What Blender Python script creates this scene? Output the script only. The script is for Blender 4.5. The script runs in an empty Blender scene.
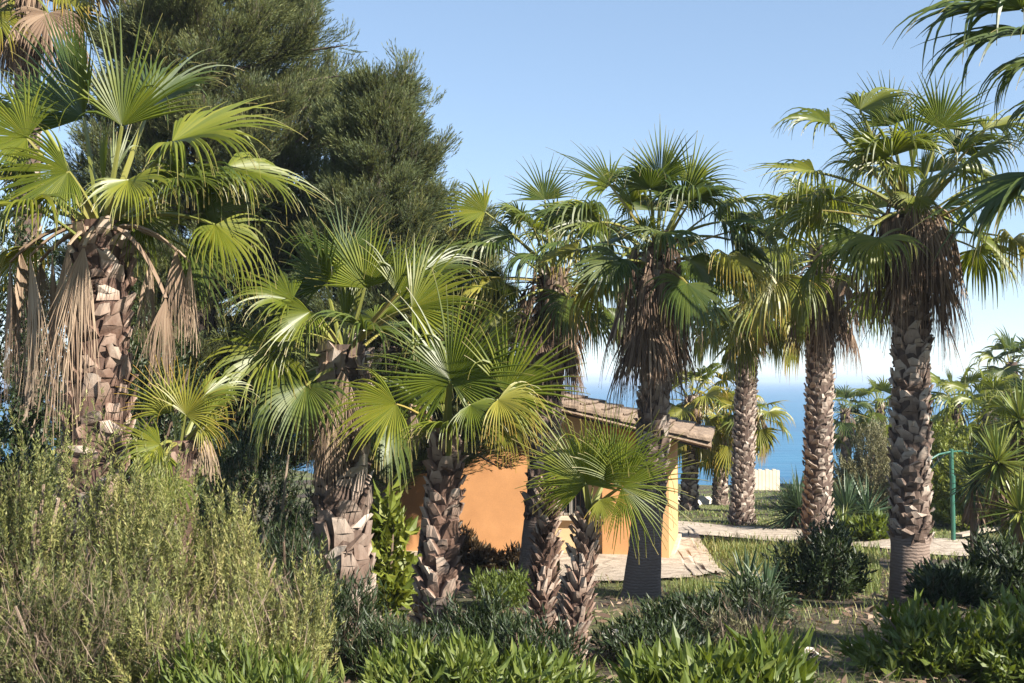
import bpy, math, random
import numpy as np
from mathutils import Vector

R_ = math.radians
SC = bpy.context.scene
COL = SC.collection
RNG = np.random.default_rng(11)

# ------------------------------------------------------------------ camera
W, H, F = 1024, 683, 1138.0
CZ = 4.2
PITCH = math.atan(38.5 / F)
cam_d = bpy.data.cameras.new('camera')
cam_d.sensor_width = 36.0
cam_d.lens = 36.0 * F / W
cam_d.clip_start = 0.1
cam_d.clip_end = 30000
cam = bpy.data.objects.new('camera', cam_d)
cam.location = (0, 0, CZ)
cam.rotation_euler = (math.pi / 2 + PITCH, 0, 0)
COL.objects.link(cam)
SC.camera = cam

# ------------------------------------------------------------------ light
SUN_EL, SUN_AZ = 34.0, 52.0          # azimuth: degrees to the right of straight behind the camera
sun_dir = Vector((math.sin(R_(SUN_AZ)) * math.cos(R_(SUN_EL)), -math.cos(R_(SUN_AZ)) * math.cos(R_(SUN_EL)), math.sin(R_(SUN_EL))))
sd = bpy.data.lights.new('sun', 'SUN')
sd.energy = 5.0
sd.angle = R_(0.53)
sd.color = (1.0, 0.93, 0.82)
so = bpy.data.objects.new('sun', sd)
so.rotation_euler = (-sun_dir).to_track_quat('-Z', 'Y').to_euler()
so.location = sun_dir * 40
COL.objects.link(so)
wd = bpy.data.worlds.new('World')
SC.world = wd
wd.use_nodes = True
nt = wd.node_tree
bg = nt.nodes['Background']
sky = nt.nodes.new('ShaderNodeTexSky')
sky.sky_type = 'NISHITA'
sky.sun_disc = False
sky.sun_elevation = R_(SUN_EL)
sky.sun_rotation = R_(180 - SUN_AZ)
sky.air_density = 0.7
sky.dust_density = 0.0
sky.ozone_density = 3.0
hs = nt.nodes.new('ShaderNodeHueSaturation')      # a slightly milkier sky
hs.inputs['Saturation'].default_value = 1.15
gm = nt.nodes.new('ShaderNodeGamma'); gm.inputs[1].default_value = 0.56
nt.links.new(sky.outputs[0], gm.inputs[0]); nt.links.new(gm.outputs[0], hs.inputs['Color'])
nt.links.new(hs.outputs[0], bg.inputs[0])
bg.inputs[1].default_value = 0.15
vs = SC.view_settings
vs.view_transform = 'Standard'
vs.look = 'None'
vs.gamma = 1.0
vs.use_curve_mapping = False
vs.exposure = 1.5
SC.render.engine = 'CYCLES'
SC.cycles.max_bounces = 8
SC.cycles.transparent_max_bounces = 8
SC.cycles.use_denoising = True

# ------------------------------------------------------------------ placing
CP, SP = math.cos(PITCH), math.sin(PITCH)
def at(px, py, Y):
    x, y = (px - 512) / F, -(py - 341.5) / F
    d = np.array([x, CP - y * SP, SP + y * CP])
    s = Y / d[1]
    return np.array([0, 0, CZ]) + d * s
GD = np.array([[-30, 1.5], [0, 1.6], [5, 1.75], [8, 2.05], [10, 2.2], [13, 2.5], [15, 2.85], [18, 2.98], [21, 3.1], [26, 3.24], [33, 3.6], [44, 4.2], [60, 4.6], [140, 6]])
def smooth(a, b, x):
    t = np.clip((x - a) / (b - a), 0, 1)
    return t * t * (3 - 2 * t)
def ground(x, y):
    x = np.asarray(x, float); y = np.asarray(y, float)
    z = CZ - np.interp(y, GD[:, 0], GD[:, 1])
    edge = 47 + 28 * smooth(20, 30, x) + 14 * smooth(-4, -14, x)
    z = z - 9 * smooth(0, 9, y - edge)
    z = z + 0.03 * np.sin(x * 1.7 + y * .6) + 0.025 * np.sin(y * 2.1 - x * .8)
    return z
def gz(x, y): return float(ground(x, y))
def gp(px, py):
    lo, hi = 2.0, 46.0
    for _ in range(50):
        m = (lo + hi) / 2
        p = at(px, py, m)
        if p[2] > gz(p[0], p[1]): lo = m
        else: hi = m
    return at(px, py, lo)
def onground(px, Y):
    x = (px - 512) / F * Y
    return np.array([x, Y, gz(x, Y)])
def unit(v):
    v = np.asarray(v, float)
    return v / np.maximum(np.linalg.norm(v, axis=-1, keepdims=True), 1e-9)

# ------------------------------------------------------------------ mesh builder
class MB:
    def __init__(s): s.v, s.q, s.t, s.c, s.n = [], [], [], [], 0
    def add(s, v, q=None, t=None, c=(0, .5, .5)):
        v = np.asarray(v, float).reshape(-1, 3)
        c = np.broadcast_to(np.asarray(c, float), (len(v), 3))
        if q is not None and len(q): s.q.append(np.asarray(q, int).reshape(-1, 4) + s.n)
        if t is not None and len(t): s.t.append(np.asarray(t, int).reshape(-1, 3) + s.n)
        s.v.append(v); s.c.append(c); s.n += len(v)
    def box(s, lo, hi, c=(0, .5, .5), fr=None):
        x0, y0, z0 = lo; x1, y1, z1 = hi
        v = np.array([[x0, y0, z0], [x1, y0, z0], [x1, y1, z0], [x0, y1, z0], [x0, y0, z1], [x1, y0, z1], [x1, y1, z1], [x0, y1, z1]], float)
        if fr is not None: v = fr(v)
        s.add(v, [[0, 3, 2, 1], [4, 5, 6, 7], [0, 1, 5, 4], [1, 2, 6, 5], [2, 3, 7, 6], [3, 0, 4, 7]], None, c)
    def build(s, name, mat, parent=None, origin=(0, 0, 0), smooth=False):
        V = np.concatenate(s.v) - np.asarray(origin)
        C = np.concatenate(s.c)
        Q = np.concatenate(s.q) if s.q else np.zeros((0, 4), int)
        T = np.concatenate(s.t) if s.t else np.zeros((0, 3), int)
        me = bpy.data.meshes.new(name)
        me.vertices.add(len(V)); me.vertices.foreach_set('co', V.astype(np.float32).ravel())
        L = np.concatenate([Q.ravel(), T.ravel()]).astype(np.int32)
        me.loops.add(len(L)); me.loops.foreach_set('vertex_index', L)
        tot = np.concatenate([np.full(len(Q), 4), np.full(len(T), 3)]).astype(np.int32)
        me.polygons.add(len(tot))
        st = np.concatenate([[0], np.cumsum(tot)[:-1]]).astype(np.int32)
        me.polygons.foreach_set('loop_start', st); me.polygons.foreach_set('loop_total', tot)
        me.polygons.foreach_set('use_smooth', np.full(len(tot), smooth))
        a = me.attributes.new('tone', 'FLOAT_COLOR', 'POINT')
        a.data.foreach_set('color', np.concatenate([C, np.ones((len(C), 1))], 1).astype(np.float32).ravel())
        me.materials.append(mat)
        me.update(); me.validate()
        o = bpy.data.objects.new(name, me)
        COL.objects.link(o)
        if parent is not None: o.parent = parent
        else: o.location = Vector(origin)
        return o

def tube(mb, pts, rad, sides=6, c=(0, .5, .5), cap=True, flat=1.0):
    pts = np.asarray(pts, float); n = len(pts)
    rad = np.broadcast_to(np.asarray(rad, float), (n,))
    tan = unit(np.gradient(pts, axis=0))
    ref = np.array([0, 0, 1.0]) if abs(tan[0][2]) < .9 else np.array([1.0, 0, 0])
    vs_ = []
    for i in range(n):
        a = unit(np.cross(tan[i], ref)); b = np.cross(a, tan[i]); ref = b
        th = np.arange(sides) / sides * 2 * np.pi
        vs_.append(pts[i] + rad[i] * (np.cos(th)[:, None] * a + flat * np.sin(th)[:, None] * b))
    v = np.concatenate(vs_)
    q = [[i * sides + k, i * sides + (k + 1) % sides, (i + 1) * sides + (k + 1) % sides, (i + 1) * sides + k] for i in range(n - 1) for k in range(sides)]
    t = []
    if cap:
        v = np.concatenate([v, pts[:1], pts[-1:]])
        t = [[n * sides, (k + 1) % sides, k] for k in range(sides)] + [[n * sides + 1, (n - 1) * sides + k, (n - 1) * sides + (k + 1) % sides] for k in range(sides)]
    mb.add(v, q, t, c)

def bez(a, b, c, n=7):
    t = np.linspace(0, 1, n)[:, None]
    return (1 - t) ** 2 * np.asarray(a) + 2 * t * (1 - t) * np.asarray(b) + t * t * np.asarray(c)

# ------------------------------------------------------------------ materials
def mat_new(name):
    m = bpy.data.materials.new(name); m.use_nodes = True
    n = m.node_tree.nodes; l = m.node_tree.links
    return m, n, l, n['Principled BSDF']
def N(n, t, **k):
    x = n.new(t)
    for a, b in k.items():
        if hasattr(x, a): setattr(x, a, b)
        else: x.inputs[a].default_value = b
    return x
def ramp(n, l, src, stops):
    r = n.new('ShaderNodeValToRGB'); e = r.color_ramp.elements
    while len(e) < len(stops): e.new(.5)
    for i, (p, c) in enumerate(stops): e[i].position = p; e[i].color = (*c, 1)
    l.new(src, r.inputs[0]); return r.outputs[0]
def mix(n, l, f, a, b, bt='MIX'):
    x = n.new('ShaderNodeMix'); x.data_type = 'RGBA'; x.blend_type = bt
    for i, s in ((0, f), (6, a), (7, b)):
        if isinstance(s, (int, float)): x.inputs[i].default_value = s
        elif isinstance(s, tuple): x.inputs[i].default_value = (*s, 1)
        else: l.new(s, x.inputs[i])
    return x.outputs[2]
def math_(n, l, op, a, b):
    x = n.new('ShaderNodeMath'); x.operation = op
    for i, s in ((0, a), (1, b)):
        if isinstance(s, (int, float)): x.inputs[i].default_value = s
        else: l.new(s, x.inputs[i])
    return x.outputs[0]
def noise(n, l, scale, detail=4, rough=.6, vec=None):
    x = n.new('ShaderNodeTexNoise'); x.inputs['Scale'].default_value = scale; x.inputs['Detail'].default_value = detail; x.inputs['Roughness'].default_value = rough
    if vec is None:
        t = n.new('ShaderNodeTexCoord'); vec = t.outputs['Object']
    l.new(vec, x.inputs['Vector']); return x.outputs[0]
def bump(n, l, p, h, s=.4, d=.02):
    b = n.new('ShaderNodeBump'); b.inputs['Strength'].default_value = s; b.inputs['Distance'].default_value = d
    l.new(h, b.inputs['Height']); l.new(b.outputs[0], p.inputs['Normal'])

def leaf_mat(name, stops, tip=None, tip_from=.82, tip_amt=.8, trans=.35, tcol=(.25, .3, .03), rough=.42, obj_rand=.5):
    m, n, l, p = mat_new(name)
    a = N(n, 'ShaderNodeAttribute', attribute_name='tone')
    s = n.new('ShaderNodeSeparateColor'); l.new(a.outputs['Color'], s.inputs[0])
    oi = n.new('ShaderNodeObjectInfo')
    f = math_(n, l, 'ADD', math_(n, l, 'MULTIPLY', s.outputs[1], 1 - obj_rand), math_(n, l, 'MULTIPLY', oi.outputs['Random'], obj_rand))
    c = ramp(n, l, f, stops)
    if tip:
        mr = n.new('ShaderNodeMapRange'); mr.inputs[1].default_value = tip_from; mr.inputs[2].default_value = 1.0; mr.inputs[4].default_value = tip_amt
        l.new(s.outputs[0], mr.inputs[0])
        fac = math_(n, l, 'MULTIPLY', mr.outputs[0], math_(n, l, 'ADD', .35, s.outputs[1]))
        c = mix(n, l, fac, c, tip)
    l.new(c, p.inputs['Base Color'])
    p.inputs['Roughness'].default_value = rough
    p.inputs['Specular IOR Level'].default_value = .45
    tr = n.new('ShaderNodeBsdfTranslucent')
    l.new(mix(n, l, .6, c, tcol), tr.inputs[0])
    ms = n.new('ShaderNodeMixShader'); ms.inputs[0].default_value = trans
    l.new(p.outputs[0], ms.inputs[1]); l.new(tr.outputs[0], ms.inputs[2])
    l.new(ms.outputs[0], n['Material Output'].inputs[0])
    return m

TIP = (.34, .25, .1)
M = {}
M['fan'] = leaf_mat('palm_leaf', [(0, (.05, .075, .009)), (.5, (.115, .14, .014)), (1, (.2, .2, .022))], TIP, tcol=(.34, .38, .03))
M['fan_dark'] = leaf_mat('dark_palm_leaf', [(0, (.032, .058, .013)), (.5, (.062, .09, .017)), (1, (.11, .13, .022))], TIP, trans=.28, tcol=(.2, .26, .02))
M['fan_yellow'] = leaf_mat('yellow_palm_leaf', [(0, (.12, .14, .02)), (.5, (.2, .2, .03)), (1, (.3, .26, .04))], (.42, .25, .06), .6, .9, tcol=(.45, .4, .02))
M['dead'] = leaf_mat('dead_palm_leaf', [(0, (.13, .08, .05)), (.5, (.26, .18, .12)), (1, (.42, .32, .22))], None, trans=.15, tcol=(.4, .28, .16), rough=.75)
M['dead_dark'] = leaf_mat('old_dead_palm_leaf', [(0, (.06, .035, .024)), (.5, (.15, .095, .06)), (1, (.36, .26, .18))], None, trans=.1, tcol=(.3, .2, .1), rough=.8, obj_rand=.1)
M['petiole'] = leaf_mat('palm_petiole', [(0, (.12, .14, .03)), (.6, (.2, .2, .05)), (1, (.3, .22, .06))], None, trans=.05, rough=.4)
M['conifer'] = leaf_mat('cypress_foliage', [(0, (.035, .052, .024)), (.45, (.1, .128, .046)), (.8, (.19, .2, .068)), (1, (.29, .25, .085))], None, trans=.35, tcol=(.22, .22, .05), rough=.6, obj_rand=.1)
M['rosemary'] = leaf_mat('rosemary_foliage', [(0, (.04, .05, .02)), (.3, (.115, .135, .042)), (.6, (.235, .245, .07)), (1, (.38, .33, .13))], None, trans=.3, tcol=(.25, .26, .06), rough=.6, obj_rand=.15)
M['twig'] = leaf_mat('dry_twig', [(0, (.07, .045, .03)), (.5, (.16, .11, .075)), (1, (.3, .23, .17))], None, trans=0, rough=.8, obj_rand=.1)
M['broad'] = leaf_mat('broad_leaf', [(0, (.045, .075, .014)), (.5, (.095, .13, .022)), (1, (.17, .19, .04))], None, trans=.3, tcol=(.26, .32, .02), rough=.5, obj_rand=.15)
M['broad_dark_shade'] = leaf_mat('dark_shaded_broad_leaf', [(0, (.01, .02, .006)), (.5, (.022, .038, .01)), (1, (.05, .07, .016))], None, trans=.14, tcol=(.07, .1, .012), rough=.5, obj_rand=.15)  # dark green leaf, colour lowered further to stand in for deep shade
M['olive'] = leaf_mat('olive_leaf', [(0, (.1, .1, .045)), (.5, (.18, .17, .08)), (1, (.28, .25, .14))], None, trans=.25, tcol=(.25, .23, .08), rough=.6, obj_rand=.1)
M['yellowgreen'] = leaf_mat('yellow_green_leaf', [(0, (.07, .1, .015)), (.5, (.15, .18, .025)), (1, (.24, .25, .04))], None, trans=.3, tcol=(.3, .32, .03), rough=.5, obj_rand=.1)
M['rust'] = leaf_mat('rusty_leaf', [(0, (.035, .022, .01)), (.5, (.07, .045, .018)), (1, (.13, .08, .03))], None, trans=.2, tcol=(.2, .1, .03), rough=.55, obj_rand=.1)
M['yucca'] = leaf_mat('yucca_leaf', [(0, (.06, .1, .02)), (.5, (.13, .17, .035)), (1, (.26, .27, .07))], (.4, .33, .12), .9, .6, trans=.2, tcol=(.3, .32, .04), rough=.4, obj_rand=.2)
M['bluegreen'] = leaf_mat('blue_green_leaf', [(0, (.03, .06, .03)), (.5, (.06, .1, .05)), (1, (.12, .16, .09))], (.35, .3, .14), .92, .5, trans=.2, tcol=(.15, .22, .06), rough=.45, obj_rand=.2)
M['grass'] = leaf_mat('grass_blade', [(0, (.06, .1, .02)), (.35, (.12, .16, .035)), (.65, (.22, .22, .07)), (1, (.42, .35, .17))], None, trans=.3, tcol=(.3, .32, .06), rough=.6, obj_rand=0)

def bark_mat(name, stops, ring=0):
    m, n, l, p = mat_new(name)
    a = N(n, 'ShaderNodeAttribute', attribute_name='tone')
    s = n.new('ShaderNodeSeparateColor'); l.new(a.outputs['Color'], s.inputs[0])
    tc = n.new('ShaderNodeTexCoord')
    mp = n.new('ShaderNodeMapping'); mp.inputs['Scale'].default_value = (14, 14, 40 if ring else 5); l.new(tc.outputs['Object'], mp.inputs[0])
    nz = noise(n, l, 1.0, 6, .65, mp.outputs[0])
    f = math_(n, l, 'ADD', math_(n, l, 'MULTIPLY', s.outputs[1], .65), math_(n, l, 'MULTIPLY', nz, .4))
    c = ramp(n, l, f, stops)
    big = noise(n, l, 2.2, 3, .5, tc.outputs['Object'])
    c = mix(n, l, math_(n, l, 'MULTIPLY', big, .5), c, stops[0][1])
    h = nz
    if ring:
        wv = n.new('ShaderNodeTexWave'); wv.bands_direction = 'Z'; wv.inputs['Scale'].default_value = 9; wv.inputs['Distortion'].default_value = 4; wv.inputs['Detail'].default_value = 4; wv.inputs['Detail Scale'].default_value = 2
        l.new(tc.outputs['Object'], wv.inputs[0])
        c = mix(n, l, math_(n, l, 'MULTIPLY', wv.outputs[1], .16), c, stops[0][1])
        h = math_(n, l, 'ADD', nz, math_(n, l, 'MULTIPLY', wv.outputs[1], .35))
    l.new(c, p.inputs['Base Color']); p.inputs['Roughness'].default_value = .85
    bump(n, l, p, h, .7, .02)
    return m
M['bark'] = bark_mat('palm_bark', [(.15, (.025, .014, .01)), (.4, (.18, .12, .09)), (.65, (.43, .34, .275)), (.9, (.6, .52, .44))])
M['bark_red'] = bark_mat('reddish_palm_bark', [(.15, (.03, .014, .01)), (.42, (.18, .105, .072)), (.68, (.42, .31, .24)), (.92, (.58, .49, .4))])
M['bark_ring'] = bark_mat('ringed_palm_bark', [(.1, (.1, .07, .055)), (.5, (.2, .145, .115)), (.8, (.3, .225, .185)), (1, (.38, .3, .25))], 1)
M['wood'] = bark_mat('conifer_wood', [(.15, (.05, .035, .028)), (.5, (.13, .095, .075)), (.9, (.25, .2, .17))])

def plain_mat(name, c0, c1, scale=6, rough=.85, bs=.3, bd=.01, fine=60):
    m, n, l, p = mat_new(name)
    a = noise(n, l, scale, 6, .6); b = noise(n, l, fine, 3, .6)
    f = math_(n, l, 'ADD', math_(n, l, 'MULTIPLY', a, .7), math_(n, l, 'MULTIPLY', b, .3))
    l.new(ramp(n, l, f, [(.3, c0), (.7, c1)]), p.inputs['Base Color'])
    p.inputs['Roughness'].default_value = rough
    bump(n, l, p, f, bs, bd)
    return m
M['orange'] = plain_mat('orange_render', (.4, .19, .075), (.6, .3, .125), 1.6, .9, .25, .006)
M['cream'] = plain_mat('cream_render', (.5, .35, .18), (.62, .46, .27), 2, .9, .25, .006)
M['peach'] = plain_mat('peach_render', (.46, .25, .11), (.6, .35, .16), 1.8, .9, .25, .006)
M['plinth'] = plain_mat('pale_stone', (.36, .28, .19), (.58, .49, .37), 4, .95, .5, .02)
M['tile'] = plain_mat('weathered_roof_tile', (.1, .07, .05), (.34, .25, .18), 9, .95, .9, .03)
M['darkwood'] = plain_mat('dark_wood', (.035, .024, .018), (.07, .05, .038), 10, .7)
M['frame'] = plain_mat('grey_window_frame', (.3, .28, .25), (.4, .38, .34), 10, .6)
M['white'] = plain_mat('white_render', (.5, .42, .31), (.62, .54, .42), 3, .9)
M['rock'] = plain_mat('pale_rock', (.4, .35, .29), (.66, .6, .52), 8, .95, .8, .03)
M['path'] = plain_mat('pale_paving', (.2, .155, .115), (.52, .44, .35), 5, .95, .9, .04, 28)
pm = M['path'].node_tree; pn, pl = pm.nodes, pm.links
vt = pn.new('ShaderNodeTexVoronoi'); vt.feature = 'DISTANCE_TO_EDGE'; vt.inputs['Scale'].default_value = 1.6
ptc = pn.new('ShaderNodeTexCoord'); pl.new(ptc.outputs['Object'], vt.inputs['Vector'])
pb = pn['Principled BSDF']; src = pb.inputs['Base Color'].links[0].from_socket
pl.new(mix(pn, pl, ramp(pn, pl, vt.outputs[0], [(.0, (.75, .75, .75)), (.035, (0, 0, 0))]), src, (.12, .09, .06)), pb.inputs['Base Color'])
M['greenpaint'] = plain_mat('green_painted_metal', (.02, .085, .06), (.035, .13, .09), 6, .4, .1)
M['wire'] = plain_mat('grey_wire', (.12, .13, .13), (.2, .21, .21), 6, .5)
M['plank'] = plain_mat('weathered_plank', (.25, .2, .15), (.42, .36, .28), 8, .9)
g_, gn, gl, gpn = mat_new('window_glass')
gpn.inputs['Base Color'].default_value = (.03, .035, .04, 1); gpn.inputs['Roughness'].default_value = .06
M['glass'] = g_

# ------------------------------------------------------------------ setting
def setting(name, mb, mat, smooth=True):
    o = mb.build(name, mat, None, (0, 0, 0), smooth); o['kind'] = 'structure'; return o

def grid(xs, ys, zf):
    X, Y = np.meshgrid(xs, ys)
    v = np.stack([X, Y, zf(X, Y)], -1).reshape(-1, 3)
    nx, ny = len(xs), len(ys)
    i = (np.arange(ny - 1)[:, None] * nx + np.arange(nx - 1)[None]).ravel()
    return v, np.stack([i, i + 1, i + 1 + nx, i + nx], 1)

m, n, l, p = mat_new('garden_ground')
tc = n.new('ShaderNodeTexCoord')
a = noise(n, l, .45, 5, .6, tc.outputs['Object']); b = noise(n, l, 7, 6, .7, tc.outputs['Object']); c_ = noise(n, l, 60, 3, .6, tc.outputs['Object'])
f = math_(n, l, 'ADD', math_(n, l, 'MULTIPLY', a, .6), math_(n, l, 'MULTIPLY', b, .4))
soil = ramp(n, l, b, [(.3, (.025, .017, .011)), (.55, (.065, .045, .029)), (.75, (.16, .115, .075))])
lawn = ramp(n, l, c_, [(.3, (.07, .095, .022)), (.55, (.15, .17, .045)), (.75, (.26, .23, .09))])
l.new(mix(n, l, ramp(n, l, f, [(.46, (0, 0, 0)), (.6, (1, 1, 1))]), soil, lawn), p.inputs['Base Color'])
p.inputs['Roughness'].default_value = .95
bump(n, l, p, math_(n, l, 'ADD', b, c_), .8, .05)
M['ground'] = m
mb = MB()
xs = np.concatenate([np.linspace(-120, -22, 25), np.arange(-21, 24, .35), np.linspace(24.5, 140, 40)])
ys = np.concatenate([np.linspace(-60, -4, 15), np.arange(-3, 60, .35), np.linspace(61, 140, 50)])
v, q = grid(xs, ys, ground)
mb.add(v, q); setting('ground', mb, m)

m, n, l, p = mat_new('sea_water')
tc = n.new('ShaderNodeTexCoord'); mp = n.new('ShaderNodeMapping'); mp.inputs['Scale'].default_value = (.12, .35, 1); l.new(tc.outputs['Object'], mp.inputs[0])
w1 = noise(n, l, 1.0, 6, .6, mp.outputs[0])
mp2 = n.new('ShaderNodeMapping'); mp2.inputs['Scale'].default_value = (.008, .02, 1); l.new(tc.outputs['Object'], mp2.inputs[0])
w2 = noise(n, l, 1.0, 4, .5, mp2.outputs[0])
l.new(ramp(n, l, math_(n, l, 'ADD', math_(n, l, 'MULTIPLY', w1, .5), math_(n, l, 'MULTIPLY', w2, .5)), [(.35, (.008, .075, .17)), (.65, (.022, .15, .26))]), p.inputs['Base Color'])
p.inputs['Roughness'].default_value = .3; p.inputs['IOR'].default_value = 1.33
p.inputs['Specular IOR Level'].default_value = .3
bump(n, l, p, w1, .6, 1.2)
M['sea'] = m
mb = MB()
mb.add(*grid(np.linspace(-6000, 6000, 25), np.array([30, 80, 200, 500, 1200, 3000, 9000]), lambda X, Y: X * 0 + CZ - 12.5))
setting('sea', mb, m)

def sheet(name, left, right, mat, lift=.012, nsub=14, nw=8):
    """a strip of paving between two pixel polylines, laid on the ground"""
    A = np.array([gp(*q_) for q_ in left]); B = np.array([gp(*q_) for q_ in right])
    k = np.linspace(0, len(A) - 1, nsub * (len(A) - 1) + 1)
    ia = lambda P: np.stack([np.interp(k, np.arange(len(P)), P[:, j]) for j in range(2)], 1)
    a_, b_ = ia(A), ia(B)
    wob = RNG.normal(0, .03, (2, len(k), 2)); a_ += wob[0]; b_ += wob[1]
    s = np.linspace(0, 1, nw)[None, :, None]
    P = a_[:, None] * (1 - s) + b_[:, None] * s
    z = ground(P[..., 0], P[..., 1]) + lift
    v = np.concatenate([P, z[..., None]], -1).reshape(-1, 3)
    i = (np.arange(len(k) - 1)[:, None] * nw + np.arange(nw - 1)[None]).ravel()
    mb = MB(); mb.add(v, np.stack([i, i + nw, i + nw + 1, i + 1], 1))
    return setting(name, mb, mat)
PATH_T = [(600, 521), (690, 523), (760, 528), (830, 534), (900, 539), (1060, 549)]
PATH_B = [(600, 533), (690, 536), (760, 541), (830, 546), (900, 552), (1060, 563)]
sheet('path', PATH_T, PATH_B, M['path'], .03)
sheet('forecourt', [(560, 540), (640, 535), (668, 531), (692, 528)], [(560, 584), (640, 583), (690, 580), (722, 575)], M['path'], .045)
sheet('stone_strip', [(738, 573), (800, 577), (860, 581)], [(738, 577), (800, 581), (860, 585)], M['path'], .03)

# ------------------------------------------------------------------ haze over the sea
hz = MB(); hz.box((-6500, -400, CZ - 24), (6500, 9500, CZ + 12))
m = bpy.data.materials.new('sea_haze'); m.use_nodes = True; m.node_tree.nodes.clear()
vo = m.node_tree.nodes.new('ShaderNodeVolumePrincipled'); ou = m.node_tree.nodes.new('ShaderNodeOutputMaterial')
vo.inputs['Color'].default_value = (.66, .8, 1, 1); vo.inputs['Density'].default_value = .00042; vo.inputs['Anisotropy'].default_value = .1
m.node_tree.links.new(vo.outputs[0], ou.inputs['Volume'])
o = hz.build('haze', m, None, (0, 0, 0)); o['kind'] = 'stuff'
# ------------------------------------------------------------------ things
def thing(name, label, cat, loc, group=None):
    o = bpy.data.objects.new(name, None); COL.objects.link(o)
    o.location = Vector(loc); o.empty_display_size = .2
    o['label'] = label; o['category'] = cat
    if group: o['group'] = group
    return o
def tag(o, label, cat, group=None):
    o['label'] = label; o['category'] = cat
    if group: o['group'] = group
    return o

# ---- fan leaves
TS = np.array([.02, .2, .38, .5, .62, .74, .85, .94, 1.0])
def fan(mb, rng, hub, d, nrm, R, span, nseg, split=.5, droop=1.0, fold=.25, pleat=.5, jit=.09, dead=False, lobe=.28):
    d = unit(d); nrm = unit(np.asarray(nrm) - d * np.dot(nrm, d)); lat = np.cross(nrm, d)
    th = np.linspace(-span / 2, span / 2, nseg) + rng.normal(0, .006, nseg)
    Rk = R * (1 - lobe * (np.abs(th) / (span / 2)) ** 2) * (1 + jit * rng.normal(size=nseg))
    D = unit(np.cos(th)[:, None] * d + np.sin(th)[:, None] * lat + nrm * (fold * np.abs(np.sin(th / 2)))[:, None])
    side = unit(np.cross(D, nrm))
    dj = droop * np.clip(1 + .35 * rng.normal(size=nseg) + .55 * np.sin(2.5 * th + rng.random() * 6.3), .25, 2.4)
    broken = rng.random(nseg) < (.4 if dead else .13)
    dj = np.where(broken, dj + 2.0, dj)
    P = np.asarray(hub) + D * (Rk * TS[0])[:, None]
    tw = rng.normal(0, .06 if not dead else .25, (nseg, 3))
    half = np.tan(span / max(nseg - 1, 1) / 2) * 1.04
    vs_, cs = [], []
    sr = rng.random(nseg)
    for i, t in enumerate(TS):
        if i:
            dt = t - TS[i - 1]; tm = (t + TS[i - 1]) / 2
            g = dj * max(0, tm - split * .55) * dt * 6.5
            D = unit(D + np.stack([0 * g, 0 * g, -g], 1) + (tw * dt if tm > split else 0))
            P = P + D * (Rk * dt)[:, None]
        nk = unit(np.cross(side, D))
        w = t * R * half if t <= split else split * R * half * max(.04, (1 - (t - split) / (1 - split))) ** .95
        w = max(w, .0025)
        vs_.append(np.stack([P - side * w, P + nk * w * pleat * 2, P + side * w], 1))
        cs.append(np.stack([np.full((nseg, 3), t), np.repeat(sr[:, None], 3, 1), np.full((nseg, 3), .5)], -1))
    V = np.stack(vs_, 1); C = np.stack(cs, 1)          # seg, station, 3, xyz
    ns = len(TS)
    b = (np.arange(nseg)[:, None] * ns + np.arange(ns - 1)[None]).ravel() * 3
    q = np.concatenate([np.stack([b, b + 1, b + 4, b + 3], 1), np.stack([b + 1, b + 2, b + 5, b + 4], 1)])
    mb.add(V.reshape(-1, 3), q, None, C.reshape(-1, 3))

def boots(mb, rng, axis, rad, z0, z1, n, w, h, out, thick=.03, lo=.1):
    """criss-crossed old leaf bases on a palm trunk; axis(z)->xy centre, rad(z)->radius"""
    for i in range(n):
        z = z0 + (z1 - z0) * (i + .5) / n + rng.normal(0, .012)
        a = i * 2.39996 + rng.normal(0, .12)
        er = np.array([math.cos(a), math.sin(a), 0]); et = np.array([-math.sin(a), math.cos(a), 0]); ez = np.array([0, 0, 1.0])
        r = rad(z); c = np.array([*axis(z), z])
        hh = h * rng.uniform(.7, 1.3); ww = w * rng.uniform(.8, 1.2); oo = out * rng.uniform(.5, 1.4)
        sk = rng.normal(0, .3) * ww
        b0 = c + er * (r * .96) - ez * hh * .35
        m0 = c + er * (r * 1.0 + oo * .45) + ez * hh * .15
        t0 = c + er * (r + oo) + ez * hh * .65 + et * sk
        v = [b0 - et * ww * .55, b0 + et * ww * .55, m0 - et * ww * .5 , m0 + et * ww * .5, m0 + er * .012,
             t0 - et * ww * .3, t0 + et * ww * .3, t0 + er * .012,
             t0 - et * ww * .3 - er * thick, t0 + et * ww * .3 - er * thick, m0 - et * ww * .5 - er * thick * 1.4, m0 + et * ww * .5 - er * thick * 1.4]
        tone = rng.uniform(lo, 1)
        cc = np.array([[0, tone * .55, 0]] * 2 + [[0, tone * .9, 0]] * 3 + [[1, min(1, tone * 1.1), 0]] * 3 + [[0, .1, 0]] * 4)
        v = np.array(v) + rng.normal(0, .07 * w, (12, 3))
        mb.add(v, [[0, 1, 3, 2], [2, 4, 7, 5], [4, 3, 6, 7], [5, 6, 9, 8], [2, 5, 8, 10], [3, 11, 9, 6]], [[0, 2, 10], [1, 11, 3]], cc)

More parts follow.
